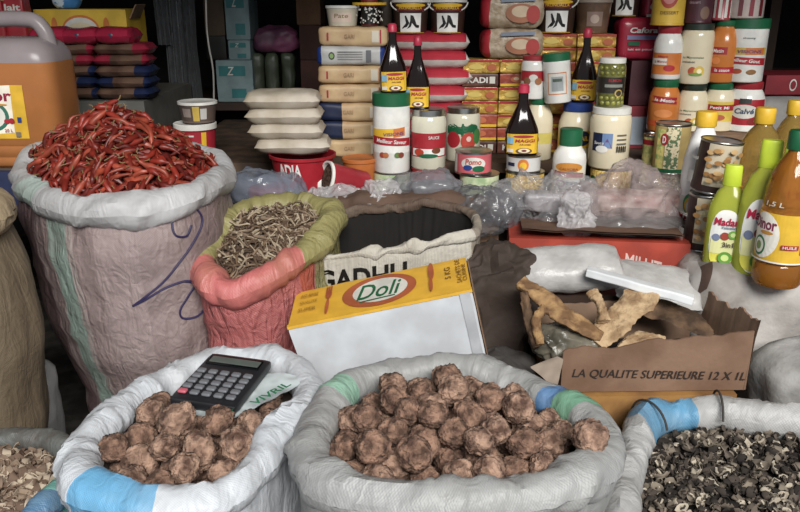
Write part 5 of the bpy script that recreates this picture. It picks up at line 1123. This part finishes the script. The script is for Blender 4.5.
for lb, px, hx in (('red packet with yellow letters partly behind the jerrycan handle', -4, YEL), ('red packet with white letters next to the jerrycan handle', 17, OFFW)):
    o = thing('milk_packet', lb, 'packet', (at(px, 8, 2.55).x, 2.55, ZBn)); m = MB(); h = at(10, 18, 2.5).z-ZBn+.06; m.soft(.068, .06, h, .01, M('#b3222c', .35), .002, 20, px, 10); m.build('packet_film', o)
    L = Lab(); L.text('lait', 0, h*.93, .05, .02, hx, 0, .03); L.rect(-.03, h*.83, .03, h*.86, YEL if px < 0 else OFFW, 1); L.build(flat_map(-.0315), o)

# ---------------------------------------------------------------- dim back of the shop
ZK = .86
root = thing('back_shelf', 'dark wooden shelf at the back of the shop', 'shelf', (-.75, 3.42, 0)); m = MB(); m.box(1.5, .6, .03, DBRN, (0, 0, ZK-.03)); m.build('shelf_board', root, False)
for sx in (-.7, .7):
    for sy in (-.26, .26): m = MB(); m.box(.05, .05, ZK-.03, DBRN, (sx, sy, 0)); m.build('leg', root, False)
def bx(nm, label, px, hx, Y=3.15, dep=.2, lab=None, z0=None, cat='carton', group=None):
    x0, x1, y0, y1 = px; cx = (x0+x1)/2; z_ = at(cx, y1, Y).z if z0 is None else z0; h = at(cx, y0, Y).z-z_; wd = (x1-x0)*mpp(cx, 60, Y)
    root = thing(nm, label, cat, (at(cx, 60, Y).x, Y+dep/2, z_), (0, 0, 0), group); m = MB(); m.soft(wd, dep, h, .004, hx, n=6); m.build('carton_body', root)
    if lab: L = Lab(); lab(L, wd, h); L.build(flat_map(-dep/2-.0005), root)
    return z_+h
def L_teal(L, wd, h): L.rect(-wd*.42, h*.62, wd*.30, h*.86, TEAL, 1); L.rect(-wd*.1, h*.1, wd*.3, h*.32, TEAL, 1); L.text('Z', -wd*.1, h*.74, wd*.2, h*.2, OFFW, .2)
PT = M('#7f979b', .6)
z = bx('carton', 'pale carton with teal print, lowest of three in the dim back', (215, 252, 60, 98), PT, lab=L_teal, z0=ZK)
z2 = bx('carton', 'pale carton with teal print, middle of three in the dim back', (229, 251, 40, 60), PT, lab=L_teal, z0=z)
bx('carton', 'pale carton with teal print, topmost of three in the dim back', (228, 252, -12, 40), PT, lab=L_teal, z0=z2)
z = bx('carton', 'black carton beside the teal printed cartons', (207, 227, 36, 60), BLK, Y=3.16, z0=z)
bx('carton', 'dull brown carton above the black one in the dim back', (207, 227, -14, 36), M('#5a4838', .8), Y=3.16, z0=z)
z = bx('carton', 'dark maroon carton beside the tall beige stack, lower one', (300, 322, 60, 98), M('#4a2a22', .8), z0=ZK)
z = bx('carton', 'dark maroon carton beside the tall beige stack, middle one', (300, 322, 25, 60), M('#43271f', .8), z0=z)
bx('carton', 'brown carton on the dark maroon ones', (298, 322, -12, 25), M('#6b4a30', .8), z0=z)
for k, x in enumerate((258, 272, 288)):
    o = thing('leaf_packet', 'dull green packet standing in the dim back', 'packet', (at(x, 80, 3.2).x, 3.22, ZK), group='dull green packets'); m = MB(); m.soft(.055, .06, .19, .02, M('#4f5a45', .4, h2='#39402f', vs=12), .006, 15, k, 12); m.build('packet_film', o)
m = MB(); crumple(m, 0, 0, .05, .09, .05, .05, M('#8a4466', .5, h2='#5a3048', vs=10), 6, .4, 12, n=30, flat=.95); o = tag(m.build('plastic_bag'), 'dim pink plastic bag on top of the dull green packets', 'bag'); o.location = (at(276, 20, 3.2).x, 3.22, ZK+.19)
# hanging plastic strips and cord
for k, (px, wd) in enumerate(((166, .05), (176, .07), (190, .06))):
    m = MB(); c_ = at(px, 60, 2.85+.03*k); zl = at(px, (45, 98, 105)[k], 2.85).z; rows = []
    for off in (0, .0015): rows += [[Vector((wd*(i/20-.5)+.01*n1(z*5, k), .014*math.sin(i*.9+k)+off, z)) for i in range(21)] for z in ([zl+(2.3-zl)*q/14 for q in range(15)] if off == 0 else [zl+(2.3-zl)*(14-q)/14 for q in range(15)])]
    m.loft(rows, M('#5f6164', .25, alpha=.8, bump=.3), closed=False); o = m.build('hanging_plastic'); o.location = (c_.x, c_.y, 0)
    tag(o, ('short grey plastic sheet hanging beside the packet pile', 'wide grey plastic sheet hanging in the dim back', 'grey plastic sheet hanging nearest the white cord')[k], 'sheet')
m = MB(); m.tube(curve([tuple(at(204, -120, 2.7)), tuple(at(206, 5, 2.7)), tuple(at(208, 40, 2.7)), tuple(at(213, 70, 2.7)), tuple(at(214, 104, 2.7))]), .003, M('#a8a49c', .5), 8); tag(m.build('cord'), 'thin white cord hanging above the red and gold tub', 'cord')
# right-hand back: shelf of dark bottles and a red carton
xs = at(766, 60, 3.12).x; zs = at(790, 74, 3.12).z
root = thing('bottle_rack', 'dark rack of bottles behind the jar wall', 'rack', (xs+.28, 3.26, 0)); m = MB(); m.box(.6, .3, .025, DBRN, (0, 0, zs-.025)); m.build('shelf_board', root, False)
for sx in (-.27, .27): m = MB(); m.box(.04, .28, 1.6, DBRN, (sx, .0, 0)); m.build('post', root, False)
for k, px in enumerate((776, 790, 804)):
    container('dark_bottle', 'dark bottle with gold cap in the rack beyond the jar wall', 'bottle', (at(px, 40, 3.18).x, 3.18, zs, .027, .26), 'slim', M('#2a2a1c', .15, h2='#4a3a1c', vs=10), M('#8a6a2c', .4), lambda L, r, h: (L.rect(-.9*r, .15*h, .9*r, .45*h, M('#5a3a26')), L.ell(0, .3*h, .5*r, .08*h, M('#a88a4a'))), group='dark bottles in the rack', lidname='cap')
c0 = at(764, 95, 2.56); h = at(780, 75, 2.56).z-c0.z
o = thing('carton', 'red carton behind the rear oil bottles', 'carton', (c0.x+.15, 2.66, c0.z)); m = MB(); m.soft(.3, .2, h, .004, M('#8f1d28', .6), n=6); m.build('carton_body', o); L = Lab(); L.ell(-.06, h*.5, .012, h*.3, OFFW); L.ell(-.06, h*.5, .009, h*.22, M('#8f1d28')); L.build(flat_map(-.1005), o)
o = thing('flour_bag', 'grey-white sack under the red carton by the frame edge', 'bag', (c0.x+.15, 2.66, Z2)); m = MB(); m.soft(.32, .22, c0.z-Z2, .04, M('#8f8b88', .6, bump=.3), .006, 12, 4, 16); m.build('bag_film', o)
